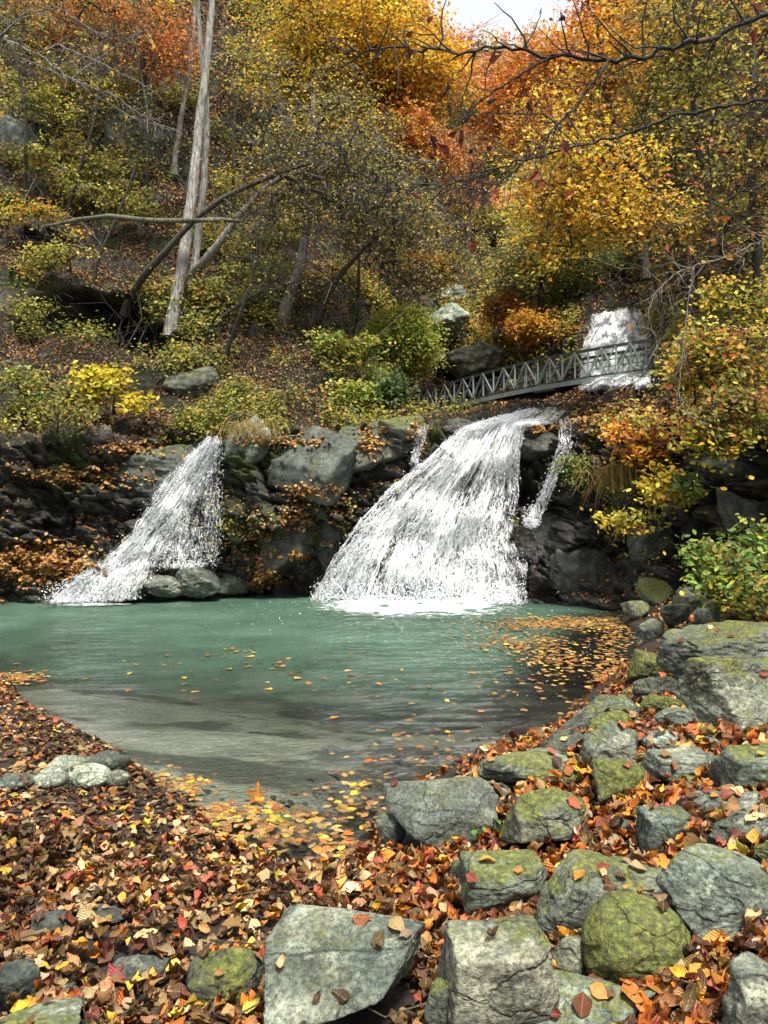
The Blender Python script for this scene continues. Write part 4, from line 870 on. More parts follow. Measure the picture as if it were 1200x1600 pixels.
# yellow and orange trees at the back of the valley
BK = 'autumn trees at the back of the valley'
tree('tree', 'bright yellow tree left of the sky gap', 'tree', [(575, 330, 0), (585, 230, 0), (600, 130, 0), (620, 40, 0), (630, -60, 0)], .16, DKB,
     [(575, 60, -1, 85, 70, 2.5), (520, 130, -1, 80, 70, 2), (640, 120, 0, 65, 50, 2), (570, -30, 0, 95, 50, 2.5)], 520, 42, .22, [YEL, YEL, AMB], .75, 221, BK, rt=.009, twigs=2, base=29)
tree('tree', 'amber tree with leaning dark trunk in the upper middle', 'tree', [(525, 270, 0), (552, 215, 0), (578, 165, 0), (600, 120, 0), (650, 60, 0)], .14, DKB,
     [(680, 110, 0, 50, 55, 2), (620, 170, 0, 80, 40, 2), (640, 50, 1, 40, 40, 2)], 300, 42, .24, [AMB, YEL, AMB], .8, 222, BK, rt=.009, twigs=2, base=31)
tree('tree', 'orange domed tree below the amber tree', 'tree', [(620, 380, 0), (622, 320, 0), (618, 260, 0), (615, 210, 0)], .14, DKB,
     [(610, 215, 0, 70, 26, 2), (660, 240, 0, 60, 32, 2), (570, 225, 0, 40, 18, 1)], 230, 46, .20, [ORA, AMB, [(.62, .30, .10)]], .7, 223, BK, rt=.009, twigs=2, base=29)
tree('tree', 'golden tree above the tall pale trunk at the top', 'tree', [(440, 330, 0), (450, 200, 0), (455, 80, 0), (460, -40, 0)], .16, DKB,
     [(460, 20, 0, 90, 70, 2), (410, 120, -.5, 45, 60, 1.2), (500, 90, 0, 70, 80, 2)], 240, 26, .17, [YEL, AMB, LIM], .7, 224, BK, rt=.009, twigs=3, base=27)
tree('tree', 'rusty orange tree at the top left above the rock face', 'tree', [(215, 200, 0), (225, 120, 0), (220, 40, 0), (215, -60, 0)], .15, DKB,
     [(190, 30, 0, 110, 50, 2), (245, 90, -.5, 60, 50, 1.3), (120, 20, 0, 90, 40, 2), (60, -20, 0, 100, 30, 2)], 270, 20, .16, [RUS, ORA, RUS, OLV], .6, 225, SL, rt=.008, twigs=3, base=24.5)
tree('tree', 'yellow sprayed small tree clinging to the upper left rocks', 'tree', [(60, 180, 0), (80, 120, 0), (110, 60, 0)], .10, DKB,
     [(130, 110, 0, 90, 35, 1.2), (60, 150, 0, 70, 40, 1.2), (180, 160, 0, 80, 40, 1.2)], 150, 16, .12, [LIM, OLV, OLV, YEL], .5, 226, SL, twigs=4, base=24.4)
tree('tree', 'tall orange tree right of the sky gap', 'tree', [(860, 330, 0), (868, 230, 0), (880, 120, 0), (895, 20, 0)], .15, DKB,
     [(840, 120, 0, 70, 45, 2.5), (920, 100, 0, 70, 50, 2.5), (800, 190, 0, 60, 40, 2), (960, 10, 0, 60, 60, 2)], 400, 34, .24, [ORA, AMB, ORA, RUS], .8, 227, BK, rt=.009, twigs=3, base=30)
tree('tree', 'pale pinkish orange tree far up the valley', 'tree', [(760, 330, 0), (762, 250, 0), (765, 170, 0), (770, 110, 0)], .2, MID,
     [(740, 150, 0, 45, 40, 3), (790, 130, 3, 45, 35, 3), (770, 200, 0, 45, 40, 3)], 240, 36, .38, [[(.60, .28, .12), (.52, .22, .10), (.55, .34, .14)], ORA], 1.2, 228, BK, rt=.014, twigs=2, base=58)
tree('tree', 'dull green conifer like tree in the valley gap', 'tree', [(755, 330, 0), (755, 260, 0), (757, 190, 0)], .18, MID, [(752, 170, 0, 30, 22, 2), (720, 185, 0, 25, 18, 2), (770, 250, -2, 40, 30, 2)], 150, 40, .32, [GRN, OLV], 1.1, 229, BK, rt=.012, twigs=0, base=56)
tree('tree', 'thin mauve brown bare tree in the valley gap', 'tree', [(730, 400, 0), (735, 320, 0), (738, 240, 0)], .16, (.2, .15, .13), [(735, 260, 0, 45, 60, 3), (700, 320, 0, 45, 40, 3)], 170, 8, .25, [[(.34, .20, .13), (.26, .16, .11)], ORA], 1.1, 230, BK, rt=.014, twigs=8, base=48)
# right bank
RB = 'autumn trees on the right bank'
tree('tree', 'golden leaved tree with low layered sprays reaching over the stream', 'tree', [(1085, 470, 0), (1070, 400, -.4), (1040, 330, -.8), (1000, 270, -1.2), (950, 230, -1.5)], .13, DKB,
     [(880, 250, -1.5, 90, 55, 1.5), (900, 330, -1.7, 100, 55, 1.3), (960, 290, -1.2, 90, 70, 1.5), (850, 385, -1.8, 40, 35, .8), (1010, 350, -1.3, 80, 40, 1.2), (860, 290, -1.5, 60, 30, 1)], 400, 18, .11, [YEL, YEL, AMB], .42, 241, RB, rt=.006, twigs=4, base=17)
tree('tree', 'orange topped tree above the golden sprays', 'tree', [(1010, 420, 0), (990, 320, 0), (960, 220, 0), (940, 120, 0), (930, 30, 0)], .12, DKB,
     [(880, 190, 0, 80, 50, 2), (940, 120, 0, 70, 50, 2), (970, 40, 0, 60, 50, 2), (820, 225, 0, 50, 30, 1.5)], 300, 20, .17, [ORA, AMB, YEL, AMB], .55, 242, RB, rt=.007, twigs=4, base=22)
tree('tree', 'thinly leaved yellow green tree against the right slope', 'tree', [(1120, 430, 0), (1110, 330, 0), (1090, 220, 0), (1080, 100, 0), (1075, 0, 0)], .12, DKB,
     [(1060, 230, 0, 110, 90, 2), (1120, 120, 0, 100, 90, 2), (1050, 60, 0, 90, 70, 2)], 440, 13, .11, [LIM, OLV, OLV, YEL], .5, 243, RB, rt=.006, twigs=8, base=18)
tree('tree', 'twiggy dark tree at the right edge with scattered yellow leaves', 'tree', [(1190, 480, 0), (1180, 350, 0), (1170, 220, 0), (1180, 80, 0)], .11, DKB,
     [(1160, 300, 0, 90, 90, 1.5), (1190, 180, 0, 70, 90, 1.5), (1100, 380, 0, 80, 50, 1.2)], 330, 9, .10, [YEL, LIM, OLV, RUS], .45, 244, RB, rt=.006, twigs=8, base=15)
tree('tree', 'brown red tree in the top right corner', 'tree', [(1150, 260, 0), (1140, 150, 0), (1130, 40, 0)], .12, DKB, [(1120, 20, 0, 110, 60, 2), (1010, 20, 1, 70, 50, 2), (1190, 60, 0, 60, 60, 2)], 260, 14, .13, [RUS, OLV, ORA, BRO], .5, 245, RB, rt=.007, twigs=6, base=23)
tree('tree', 'bare grey twiggy tree in front of the middle crags', 'tree', [(610, 500, 0), (635, 450, 0), (650, 390, 0), (665, 330, 0)], .12, MID, [(660, 380, 0, 80, 60, 2), (720, 420, 0, 70, 50, 2), (620, 440, 0, 60, 50, 1.5)], 230, 6, .12, [LIM, TAN, YEL], .7, 246, BK, rt=.009, twigs=9, base=28)
tree('tree', 'dark green bush tree under the golden sprays', 'tree', [(845, 470, 0), (845, 430, 0), (850, 390, 0)], .12, DKB, [(850, 430, 0, 70, 50, 2), (800, 440, 0, 40, 40, 1.5), (920, 450, 0, 60, 30, 1.5), (930, 400, -1, 70, 50, 1.5)], 300, 22, .16, [GRN, OLV, GRN, LIM], .6, 247, BK, rt=.007, twigs=4, base=33)
tree('tree', 'bare brown thicket tree beside the upper waterfall', 'tree', [(1040, 520, 0), (1030, 470, 0), (1015, 420, 0)], .08, DKB, [(1090, 430, 0, 60, 60, 1.5)], 110, 10, .11, [OLV, LIM, RUS], .5, 248, RB, rt=.007, twigs=8, base=20)

# shrubs
SH = 'shrubs on the gorge slopes'
def shrub(label, px, py, rx, ry, n, nl, ls, pals, seed, rs=.28, dd=-.15, dp=.5, group=SH, twigs=2, cat='shrub', name='shrub', stemc=DKB, droop=0.0, base=None, shape=None, rt=.004, ball=False):
    rs_ = np.random.default_rng(seed + 5); lob = [(px + rx * (rs_.random() * 1.7 - .85), py + ry * (rs_.random() * 1.5 - .75), dd, rx * (.25 + .4 * rs_.random()), ry * (.22 + .4 * rs_.random()), dp * .7) for _ in range(6)]
    if ball: lob = [(px, py, dd, rx, ry, dp)]
    return tree(name, label, cat, [(px, py + ry, dd), (px, py + ry * .4, dd - .05), (px, py, dd - .1)], .03, stemc, lob, n, nl, ls, pals, rs, seed, group, rt=rt, twigs=twigs, step=.25, leafparts=('stems', 'foliage'), droop=droop, sides=6, base=base, shape=shape)
shrub('bright yellow shrub in the middle of the left bank', 178, 612, 42, 34, 60, 22, .13, [[(.66, .52, .04), (.58, .46, .03), (.5, .44, .05)]], 301, shape=LV, dd=-.5)
shrub('pale lime shrub at the left edge above the dark cliff', 40, 615, 45, 35, 60, 12, .085, [OLV, LIM, GRN], 302, shape=LV, dd=-.3)
shrub('lime leaved shrub on the ledge left of the yellow shrub', 90, 650, 50, 26, 60, 12, .085, [OLV, LIM, OLV], 303, shape=LV, dd=-.3)
shrub('small yellow green shrub at the foot of the tall pale trunk', 232, 500, 30, 20, 30, 16, .12, [LIM], 304, dd=-.5)
shrub('yellow green shrub in front of the black hollow', 45, 495, 45, 30, 55, 13, .09, [LIM, OLV], 305, dd=-.3)
shrub('lime shrub draped above the black hollow', 110, 405, 75, 18, 80, 15, .09, [LIM, OLV], 306, dd=-.4)
shrub('golden patch of shrub on the upper left slope', 60, 340, 65, 30, 80, 15, .10, [YEL, LIM, OLV, AMB], 307, dd=-.4)
shrub('drooping lime shrub over the left rocks', 60, 155, 60, 35, 60, 18, .12, [LIM, OLV, OLV], 308, dd=-.6, base=24.4)
shrub('hanging olive shrub below the left rock face', 110, 250, 70, 40, 80, 18, .12, [OLV, OLV, LIM], 309, dd=-.5)
shrub('wide olive shrub under the grey rock face', 150, 310, 80, 30, 80, 18, .12, [OLV, LIM, OLV], 310, dd=-.5)
shrub('dull green shrub at the right foot of the pale trunks', 370, 440, 55, 35, 70, 20, .13, [GRN, LIM], 311, dd=-.4)
shrub('yellow speckled shrub between the trunks', 390, 385, 60, 30, 60, 13, .09, [LIM, OLV], 312, dd=-.4)
shrub('big rounded yellow green bush beside the footbridge end', 626, 530, 52, 50, 420, 36, .15, [[(.28, .36, .05), (.18, .27, .035), (.40, .44, .06)], LIM], 313, rs=.42, dd=-1.2, dp=1.3, twigs=1, droop=.2, base=25, ball=True)
shrub('dark green bush below the big rounded bush', 590, 620, 36, 24, 90, 24, .12, [[(.05, .09, .02), (.08, .12, .03)]], 314, rs=.35, dd=-.4, twigs=1)
shrub('dim green shrub on the shaded part of the left slope', 540, 560, 60, 35, 90, 18, .13, [GRN, OLV, LIM], 315, dd=-.3)
shrub('low lime shrub at the edge of the leaf slope', 550, 615, 30, 20, 40, 20, .12, [LIM, GRN], 316, dd=-.3)
shrub('orange shrub on the crag behind the footbridge', 790, 480, 55, 30, 120, 30, .2, [AMB, ORA, TAN], 317, rs=.45, dd=-.8, dp=1)
shrub('rust and yellow shrub beside the upper waterfall', 850, 500, 45, 28, 100, 30, .2, [RUS, YEL, AMB], 318, rs=.45, dd=-.8, dp=1)
shrub('tan twiggy shrub on the crag above the overhanging slab', 755, 500, 36, 20, 40, 12, .18, [TAN, YEL], 319, rs=.45, dd=-.6, dp=1, twigs=4)
shrub('bright yellow leaf patch above the grey crag', 670, 420, 45, 25, 60, 24, .2, [YEL, AMB], 320, rs=.45, dd=-2, dp=1, base=32)
RS = 'shrubs on the right cliff'
shrub('golden shrub hanging over the right end of the footbridge', 1085, 590, 38, 55, 110, 11, .09, [YEL, LIM, AMB, OLV], 331, rs=.26, dd=-.4, group=RS, shape=LV)
shrub('yellow orange shrub at the right edge above the cliff', 1150, 560, 70, 60, 150, 11, .09, [YEL, LIM, OLV, RUS], 332, rs=.26, dd=-.3, group=RS, shape=LV)
shrub('bright yellow leaf spray at the right edge', 1160, 465, 60, 40, 80, 11, .085, [YEL, LIM], 333, rs=.26, dd=-.6, group=RS, shape=LV, base=14.6)
shrub('dull olive shrub shading the right cliff', 1140, 640, 75, 40, 120, 11, .085, [OLV, LIM, OLV, RUS], 334, rs=.26, dd=-.4, group=RS, shape=LV)
shrub('orange brown shrub covering the rock right of the main waterfall', 975, 660, 60, 22, 80, 13, .085, [RUS, YEL, TAN, LIM], 335, rs=.24, dd=-.25, group=RS, shape=LV)
shrub('rusty shrub in the middle of the right cliff', 1010, 690, 50, 34, 80, 14, .10, [RUS, AMB, BRO], 336, rs=.24, dd=-.3, group=RS, shape=LV)
shrub('hanging yellow leaf spray against the dark right cliff', 1040, 745, 40, 40, 46, 13, .10, [YEL, LIM], 337, rs=.22, dd=-.5, group=RS, shape=LV, droop=.3)
shrub('lowest yellow green leaf spray over the dark rock', 985, 815, 42, 20, 26, 12, .10, [LIM, YEL], 338, rs=.2, dd=-.6, group=RS, shape=LV, droop=.2)
shrub('small bright green sprig hanging under the yellow leaves', 1068, 755, 16, 22, 12, 12, .11, [GRN], 339, rs=.16, dd=-.8, group=RS, shape=LV)
shrub('dark ivy like shrub on the moss beside the side trickle', 890, 730, 36, 36, 60, 16, .07, [GRN, OLV], 340, rs=.2, dd=-.1, group=RS)
shrub('yellow leaves over the lip of the right cliff', 1120, 690, 70, 26, 70, 13, .10, [YEL, OLV, LIM], 341, rs=.24, dd=-.4, group=RS, shape=LV)
def hang_grass(label, px, py, n, L, seed):
    rng = np.random.default_rng(seed); d = hit(px, py) - .12; root = thing('grass_tuft', label, 'grass', P(px, py, d)); m = MB()
    a = P(px, py, d) + rng.normal(size=(n, 3)) * np.array([.28, .08, .09]); dr = norm(rng.normal(size=(n, 3)) * np.array([.5, .3, .25]) + np.array([-.25, -.55, .35])); cols = pal([(.50, .36, .12), (.36, .22, .06), (.42, .36, .09), (.58, .44, .18)], n, rng); cur = a; v = dr * L / 4; r = np.full(n, .0065)
    for s_ in range(4):
        v = v + np.array([0, 0, -.055 * L * 2.2]); nx = cur + v * (.7 + .5 * rng.random((n, 1))); segs(m, cur, nx, r, r * .8, 3, cols); cur = nx; r = r * .75
    m.build('blades', M_LEAF, root); return root
hang_grass('straw coloured grass tuft drooping from the right cliff', 975, 735, 340, .42, 61)
hang_grass('dry yellow grass on the pale rock knob beside the smaller waterfall', 395, 665, 200, .28, 62)
# green weeds on the right bank
tree('weed_patch', 'fresh green leafy weeds on the right bank above the ridge boulder', 'plant', [(1150, 960, 0), (1150, 930, 0), (1150, 900, 0)], .012, (.10, .16, .04), [(1150, 905, .2, 75, 50, .8), (1110, 870, .6, 40, 30, .6), (1190, 850, .5, 40, 40, .6), (1180, 940, 0, 40, 30, .4)], 230, 9, .085, [GRN, LIM, [(.14, .26, .05), (.24, .36, .07)], OLV], .17, 351, None, rt=.003, twigs=2, step=.15, base=8.4, shape=LV, leafparts=('stems', 'foliage'), sides=5)
tree('weed_patch', 'tiny bright green weed between the wedge boulder and leaves', 'plant', [(762, 1312, 0), (764, 1305, 0), (766, 1300, 0)], .004, (.10, .16, .04), [(768, 1304, 0, 18, 8, .05)], 10, 6, .035, [[(.10, .30, .05), (.14, .36, .06)]], .04, 352, None, rt=.0015, twigs=1, step=.05, base=ghit(765, 1318), shape=LV, leafparts=('stems', 'foliage'), sides=4)

# ------------------------------------------------------------------ overhanging tree at the right of the camera: long dark branches with a few withered leaves
def branch_tree(label, base, branches, bark, seed, leafn, pals, lsize, trunk_r, d_trunk_top, name='tree', cat='tree', sub=True):
    rng = np.random.default_rng(seed); root = thing(name, label, cat, base); m = MB(); n0 = np.array(base)
    tube(m, resample([n0 - [0, 0, .3], n0 + [0, 0, 1.5], n0 + np.array([-.1, .1, 3.2]), n0 + np.array([0, .1, d_trunk_top])], 14), np.linspace(trunk_r * 1.2, trunk_r * .6, 14), 12, bark, .15, rng)
    m.build('trunk', M_BARK, root, True); lp = []
    for (pts, r) in branches:
        m = MB(); q = np.array([P(*p) if isinstance(p, tuple) else p for p in pts]); q = resample(q, max(14, len(pts) * 7)); q[1:-1] += rng.normal(size=q[1:-1].shape) * r * .45
        tube(m, q, np.linspace(r, r * .22, len(q)), 7, bark, .25, rng)
        n = len(q)
        for i in range(2, n):
            for _ in range(rng.integers(0, 3)):
                if not sub: continue
                L = (.18 + .5 * rng.random()) * (.4 + .6 * (1 - i / n) + .2); t = norm((q[i] - q[i - 1]))
                dr = norm(t * (.5 + .4 * rng.random()) + rng.normal(size=3) * np.array([.5, .5, .7])); p0 = q[i]; pts2 = [p0]
                for k in range(5): dr = norm(dr + rng.normal(size=3) * .22); pts2.append(pts2[-1] + dr * L / 5)
                tube(m, pts2, np.linspace(r * .28, r * .09, 6), 4, bark)
                if rng.random() < .45:
                    k = rng.integers(2, 6); d2 = norm(dr + rng.normal(size=3) * .6); tube(m, [pts2[k - 1], pts2[k - 1] + d2 * L * .2, pts2[k - 1] + d2 * L * .4 + rng.normal(size=3) * L * .05], [r * .14, r * .1, r * .06], 3, bark); lp.append(pts2[k - 1] + d2 * L * .4)
                lp.append(pts2[-1])
        m.build('branch', M_BARK, root, True)
    lp = np.array(lp); k = rng.permutation(len(lp))[:leafn]; n = len(k); m = MB()
    for a in range(4):
        kk = k[a::4]; tv, tq = oval(1.2 * rng.random(), .5 * rng.random() + .2, .5 * rng.normal(), .28, 6, .6); pos = lp[kk] - np.array([0, 0, lsize * .4])
        nr_ = rng.normal(size=(len(kk), 3)) * np.array([1, 1, .35])
        scatter(m, tv, tq, pos, nr_, rng.random(len(kk)) * 6.28, lsize * (.6 + .7 * rng.random(len(kk))), pal(pals, len(kk), rng))
    m.build('foliage', M_LEAF, root); return root
TB0 = np.array([4.6, 4.7, .75])
branch_tree('overhanging tree reaching long dark branches with withered red leaves across the sky gap', TB0, [
    ([TB0 + [0, 0, 3.6], (1240, 8, 4.9), (1150, 42, 5.0), (1070, 70, 5.0), (1000, 90, 5.0), (955, 93, 5.0), (880, 92, 5.0), (820, 78, 5.0), (780, 75, 5.0), (700, 80, 5.1), (605, 76, 5.2), (540, 84, 5.3)], .026),
    ([TB0 + [0, .2, 3.0], (1260, 138, 5.0), (1200, 155, 5.1), (1130, 165, 5.1), (1060, 178, 5.2), (1000, 203, 5.2), (930, 222, 5.3), (880, 233, 5.3), (800, 258, 5.4), (720, 283, 5.5), (640, 297, 5.6), (590, 300, 5.6)], .019),
    ([P(955, 93, 5.0), (925, 130, 4.95), (900, 165, 4.95), (870, 195, 4.9), (840, 230, 4.9), (810, 262, 4.9), (780, 285, 4.9), (740, 310, 4.9)], .012),
    ([P(860, 88, 5.0), (800, 125, 5.0), (760, 150, 5.0), (720, 185, 5.0), (660, 215, 5.0)], .009),
    ([TB0 + [0, .4, 2.2], (1270, 255, 5.6), (1200, 282, 5.8), (1140, 310, 6.0), (1090, 340, 6.1), (1040, 362, 6.2), (1000, 385, 6.3), (940, 400, 6.4)], .012),
    ([P(870, 195, 4.9), (850, 178, 4.9), (800, 178, 4.9), (750, 176, 4.9), (700, 172, 4.9)], .006)], (.028, .024, .019), 401, 85, [(.20, .05, .025), (.10, .035, .019), (.42, .12, .03), (.05, .025, .02), (.30, .08, .04)], .085, .16, 5.5)
TP = P(1330, 760, 9.9)
branch_tree('pale bare climbing stem arching down in front of the right end of the footbridge', TP, [
    ([TP + [0, 0, 3.0], (1240, 355, 9.0), (1200, 372, 9.0), (1140, 400, 9.0), (1085, 415, 9.0), (1050, 430, 9.0), (1020, 462, 9.0), (1013, 490, 9.0), (1020, 520, 9.0), (1030, 545, 9.0)], .017),
    ([P(1085, 415, 9.0), (1078, 450, 9.0), (1072, 500, 9.0), (1066, 560, 9.0), (1060, 620, 9.0), (1075, 650, 9.0), (1100, 660, 9.0)], .010)], (.26, .23, .19), 402, 14, [(.5, .14, .04), (.55, .25, .06), (.6, .4, .06)], .12, .10, 4.0)
TL = P(-150, 560, 12.5)
branch_tree('bare pale branches crossing the upper left corner from a trunk outside the frame', TL, [
    ([TL + [0, 0, 4.2], (-40, 30, 12.2), (0, 57, 12.0), (60, 85, 12.0), (110, 125, 12.0), (180, 150, 12.0), (230, 185, 12.0), (285, 210, 12.0)], .026),
    ([TL + [0, 0, 4.0], (-30, 60, 12.2), (0, 76, 12.1), (60, 102, 12.0), (120, 130, 12.0), (200, 180, 12.0), (270, 204, 12.0)], .019),
    ([P(0, 57, 12.0), (40, 20, 12.0), (90, 12, 12.0), (140, 45, 12.0), (170, 60, 12.0)], .018),
    ([P(110, 125, 12.0), (150, 95, 12.0), (200, 60, 12.0), (240, 40, 12.0)], .016),
    ([P(60, 85, 12.0), (90, 70, 12.0), (160, 100, 12.0), (220, 130, 12.0), (250, 150, 12.0)], .014),
    ([TL + [0, 0, 3.3], (-30, 150, 12.0), (5, 180, 12.0), (8, 120, 12.0)], .014)], (.22, .20, .17), 403, 60, [(.5, .34, .06), (.4, .2, .05), (.55, .4, .08)], .12, .10, 6.0)

# ------------------------------------------------------------------ undergrowth and litter on the slopes (uncountable)
rng = np.random.default_rng(99)
fq = grid_quads(nr, nc); fc_ = pf2[fq].mean(1); fn = norm(np.cross(pf2[fq[:, 2]] - pf2[fq[:, 0]], pf2[fq[:, 3]] - pf2[fq[:, 1]])); fn *= np.where(fn[:, 2:3] < 0, -1, 1)
frt = rt[fq].mean(1); frk = rockm[fq].mean(1); fpy = HY - (fc_[:, 2] - CAMZ) / fc_[:, 1] * F; fpx = CX + fc_[:, 0] / fc_[:, 1] * F
vis = (fpx > -60) & (fpx < 1260) & (fpy > -60)
areapx = np.abs((1 / fc_[:, 1]) ** 2) * np.linalg.norm(np.cross(pf2[fq[:, 2]] - pf2[fq[:, 0]], pf2[fq[:, 3]] - pf2[fq[:, 1]]), axis=1)
def sample(wt, n):
    wt = np.maximum(wt, 0) * vis * areapx; i = rng.choice(len(wt), n, p=wt / wt.sum()); a, b = rng.random((n, 1)), rng.random((n, 1)); v = pf2[fq[i]]
    return (v[:, 0] * (1 - a) + v[:, 1] * a) * (1 - b) + (v[:, 3] * (1 - a) + v[:, 2] * a) * b, fn[i], i
fup = fn[:, 2]; cl = fbm(fc_ * 0.9, 3, 91); ledge = sstep(.35, .7, fup)
wlit = (1 - frk) ** 1.2 * (frt > 3.2) + .55 * ledge * (frt > 1.05) * (frt < 3.6) * (cl > -.1)
hol = 1 - np.maximum(np.exp(-(((fpx - 130) / 95) ** 4 + ((fpy - 492) / 42) ** 4)), np.exp(-(((fpx - 215) / 62) ** 4 + ((fpy - 536) / 30) ** 4)))
wlit = wlit * np.where(fpx > 660, .55, 1) * hol
LT = [oval(.4, .25, .2, .34, 4), oval(-.5, .4, -.3, .32, 4), oval(.8, .1, .1, .36, 4)]
mb = MB()
for k in range(3):
    p, nn, i = sample(wlit, 32000); n = len(p); d = p[:, 1]
    sz = .062 * (.7 + .6 * rng.random(n)) * np.clip(d / 17, .9, 2.4)
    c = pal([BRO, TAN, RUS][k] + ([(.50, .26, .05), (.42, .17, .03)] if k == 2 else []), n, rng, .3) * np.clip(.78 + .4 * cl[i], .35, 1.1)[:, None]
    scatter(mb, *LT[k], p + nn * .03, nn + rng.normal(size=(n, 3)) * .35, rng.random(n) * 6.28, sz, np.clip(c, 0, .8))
# heaps of tan leaves lodged on the ledges of the rock between and beside the falls
for (cx_, cy_, sx, sy, n) in ((485, 770, 40, 16, 130), (460, 810, 26, 14, 80), (60, 880, 65, 28, 1300), (415, 905, 25, 12, 160), (470, 870, 18, 6, 60), (580, 690, 22, 22, 110), (130, 745, 90, 14, 260), (430, 690, 60, 10, 130), (200, 700, 60, 9, 150), (850, 668, 24, 7, 120), (940, 655, 50, 22, 420), (650, 690, 12, 30, 60), (400, 850, 25, 40, 120), (1000, 640, 60, 14, 250)):
    pp = []
    for _ in range(n):
        a, b = cx_ + sx * rng.normal() * .6, cy_ + sy * rng.normal() * .6; d = hit(a, b, 0)
        if d: pp.append(P(a, b, d - .03 - .05 * rng.random()))
    pp = np.array(pp); n = len(pp)
    scatter(mb, *LT[0], pp, np.array([[0, -.4, 1.0]]) + rng.normal(size=(n, 3)) * .4, rng.random(n) * 6.28, .075 + .05 * rng.random(n), pal([(.52, .28, .06), (.45, .20, .04), (.55, .36, .14), (.30, .14, .05)], n, rng))
tag(mb.build('leaf_litter', M_LITTER), 'fallen leaves covering the slopes and ledges of the gorge', 'fallen leaves', kind='stuff')
mb = MB(); ms = MB()
cl2 = fbm(fc_ * .55 + 40, 4, 17)
bedm = (1 - np.exp(-(((fpx - 822) / 255) ** 8 + ((fpy - 630) / 52) ** 4))) * (1 - np.exp(-(((fpx - 955) / 85) ** 4 + ((fpy - 560) / 95) ** 4)))
wug = bedm * (1 - .75 * frk) * (frt > 3.0) * sstep(-.15, .35, cl2) + .05 * (frt > 1.5) * (frt <= 3.0) * (cl > .3)
wug = wug * (1 - .6 * np.exp(-(((fpx - 470) / 110) ** 2 + ((fpy - 570) / 55) ** 2) ** 2)) * (1 - .8 * np.exp(-(((fpx - 160) / 110) ** 2 + ((fpy - 500) / 40) ** 2) ** 2))
wug = wug * hol * np.where(fpx < 660, .06 + 1.3 * sstep(-.05, .4, fbm(fc_ * 1.0 + 9, 3, 23)), 1)
p, nn, i = sample(wug, 21000); d = p[:, 1]; h = .12 + .4 * rng.random(len(p)) ** 1.5
lean = norm(nn * .6 + np.array([0, -.35, .7]) + rng.normal(size=p.shape) * .25); tip = p + lean * h[:, None] * np.clip(d / 19, .8, 2)[:, None]
segs(ms, p, tip, np.full(len(p), .007), np.full(len(p), .004), 3, np.array(MID))
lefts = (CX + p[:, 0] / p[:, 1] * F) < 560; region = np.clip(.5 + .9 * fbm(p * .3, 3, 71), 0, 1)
for k in range(11):
    n = len(p); t = .35 + .75 * rng.random((n, 1)); q = p + (tip - p) * t + rng.normal(size=(n, 3)) * .10 * np.clip(d / 18, 1, 2.5)[:, None]
    pick = rng.random(n); c = np.where((pick < .30 + .30 * region)[:, None], pal(LIM, n, rng), np.where((pick < .82)[:, None], pal(OLV, n, rng), np.where((pick < .88)[:, None], pal(YEL, n, rng), pal(GRN, n, rng))))
    hot = (p[:, 2] > 7) & (rng.random(n) < .14); c = np.where(hot[:, None], pal(AMB, n, rng), c)
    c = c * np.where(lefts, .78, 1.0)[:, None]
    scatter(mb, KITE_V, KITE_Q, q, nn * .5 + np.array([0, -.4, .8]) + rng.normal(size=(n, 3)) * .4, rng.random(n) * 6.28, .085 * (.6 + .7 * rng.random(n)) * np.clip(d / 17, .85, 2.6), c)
mb.add(np.concatenate(ms.v), np.concatenate(ms.q), None, np.concatenate(ms.c))
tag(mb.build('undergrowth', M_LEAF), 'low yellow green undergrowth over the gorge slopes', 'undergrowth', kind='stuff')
# tangle of fine bare twigs
mb = MB(); p, nn, i = sample(bedm * (1 - .5 * frk) * (frt > 4.0) * sstep(-.2, .3, -cl2 + .3), 3800); n = len(p); dr = norm(nn * .5 + np.array([0, -.2, .9]) + rng.normal(size=(n, 3)) * .55); L = (.5 + 1.2 * rng.random(n) + 2.4 * (rng.random(n) < .06)) * np.clip(p[:, 1] / 20, .7, 2); r = .006 * (1 + .9 * (L > 3)) * np.clip(p[:, 1] / 18, .8, 2.2); cc = pal([(.09, .075, .055), (.045, .038, .03), (.20, .18, .145)], n, rng); cur = p
for s_ in range(4):
    dr = norm(dr + rng.normal(size=(n, 3)) * .38 + np.array([0, 0, -.10 * s_])); nx = cur + dr * (L / 4)[:, None]; segs(mb, cur, nx, r * (1 - .2 * s_), r * (.8 - .2 * s_), 3, cc)
    f = rng.random(n) < .6; d2 = norm(dr + rng.normal(size=(n, 3)) * .8); segs(mb, nx[f], (nx + d2 * (L * .28)[:, None])[f], (r * .5)[f], (r * .25)[f], 3, cc[f]); cur = nx
tag(mb.build('twig_thicket', M_BARK), 'tangle of fine bare twigs on the gorge slopes', 'twigs', kind='stuff')
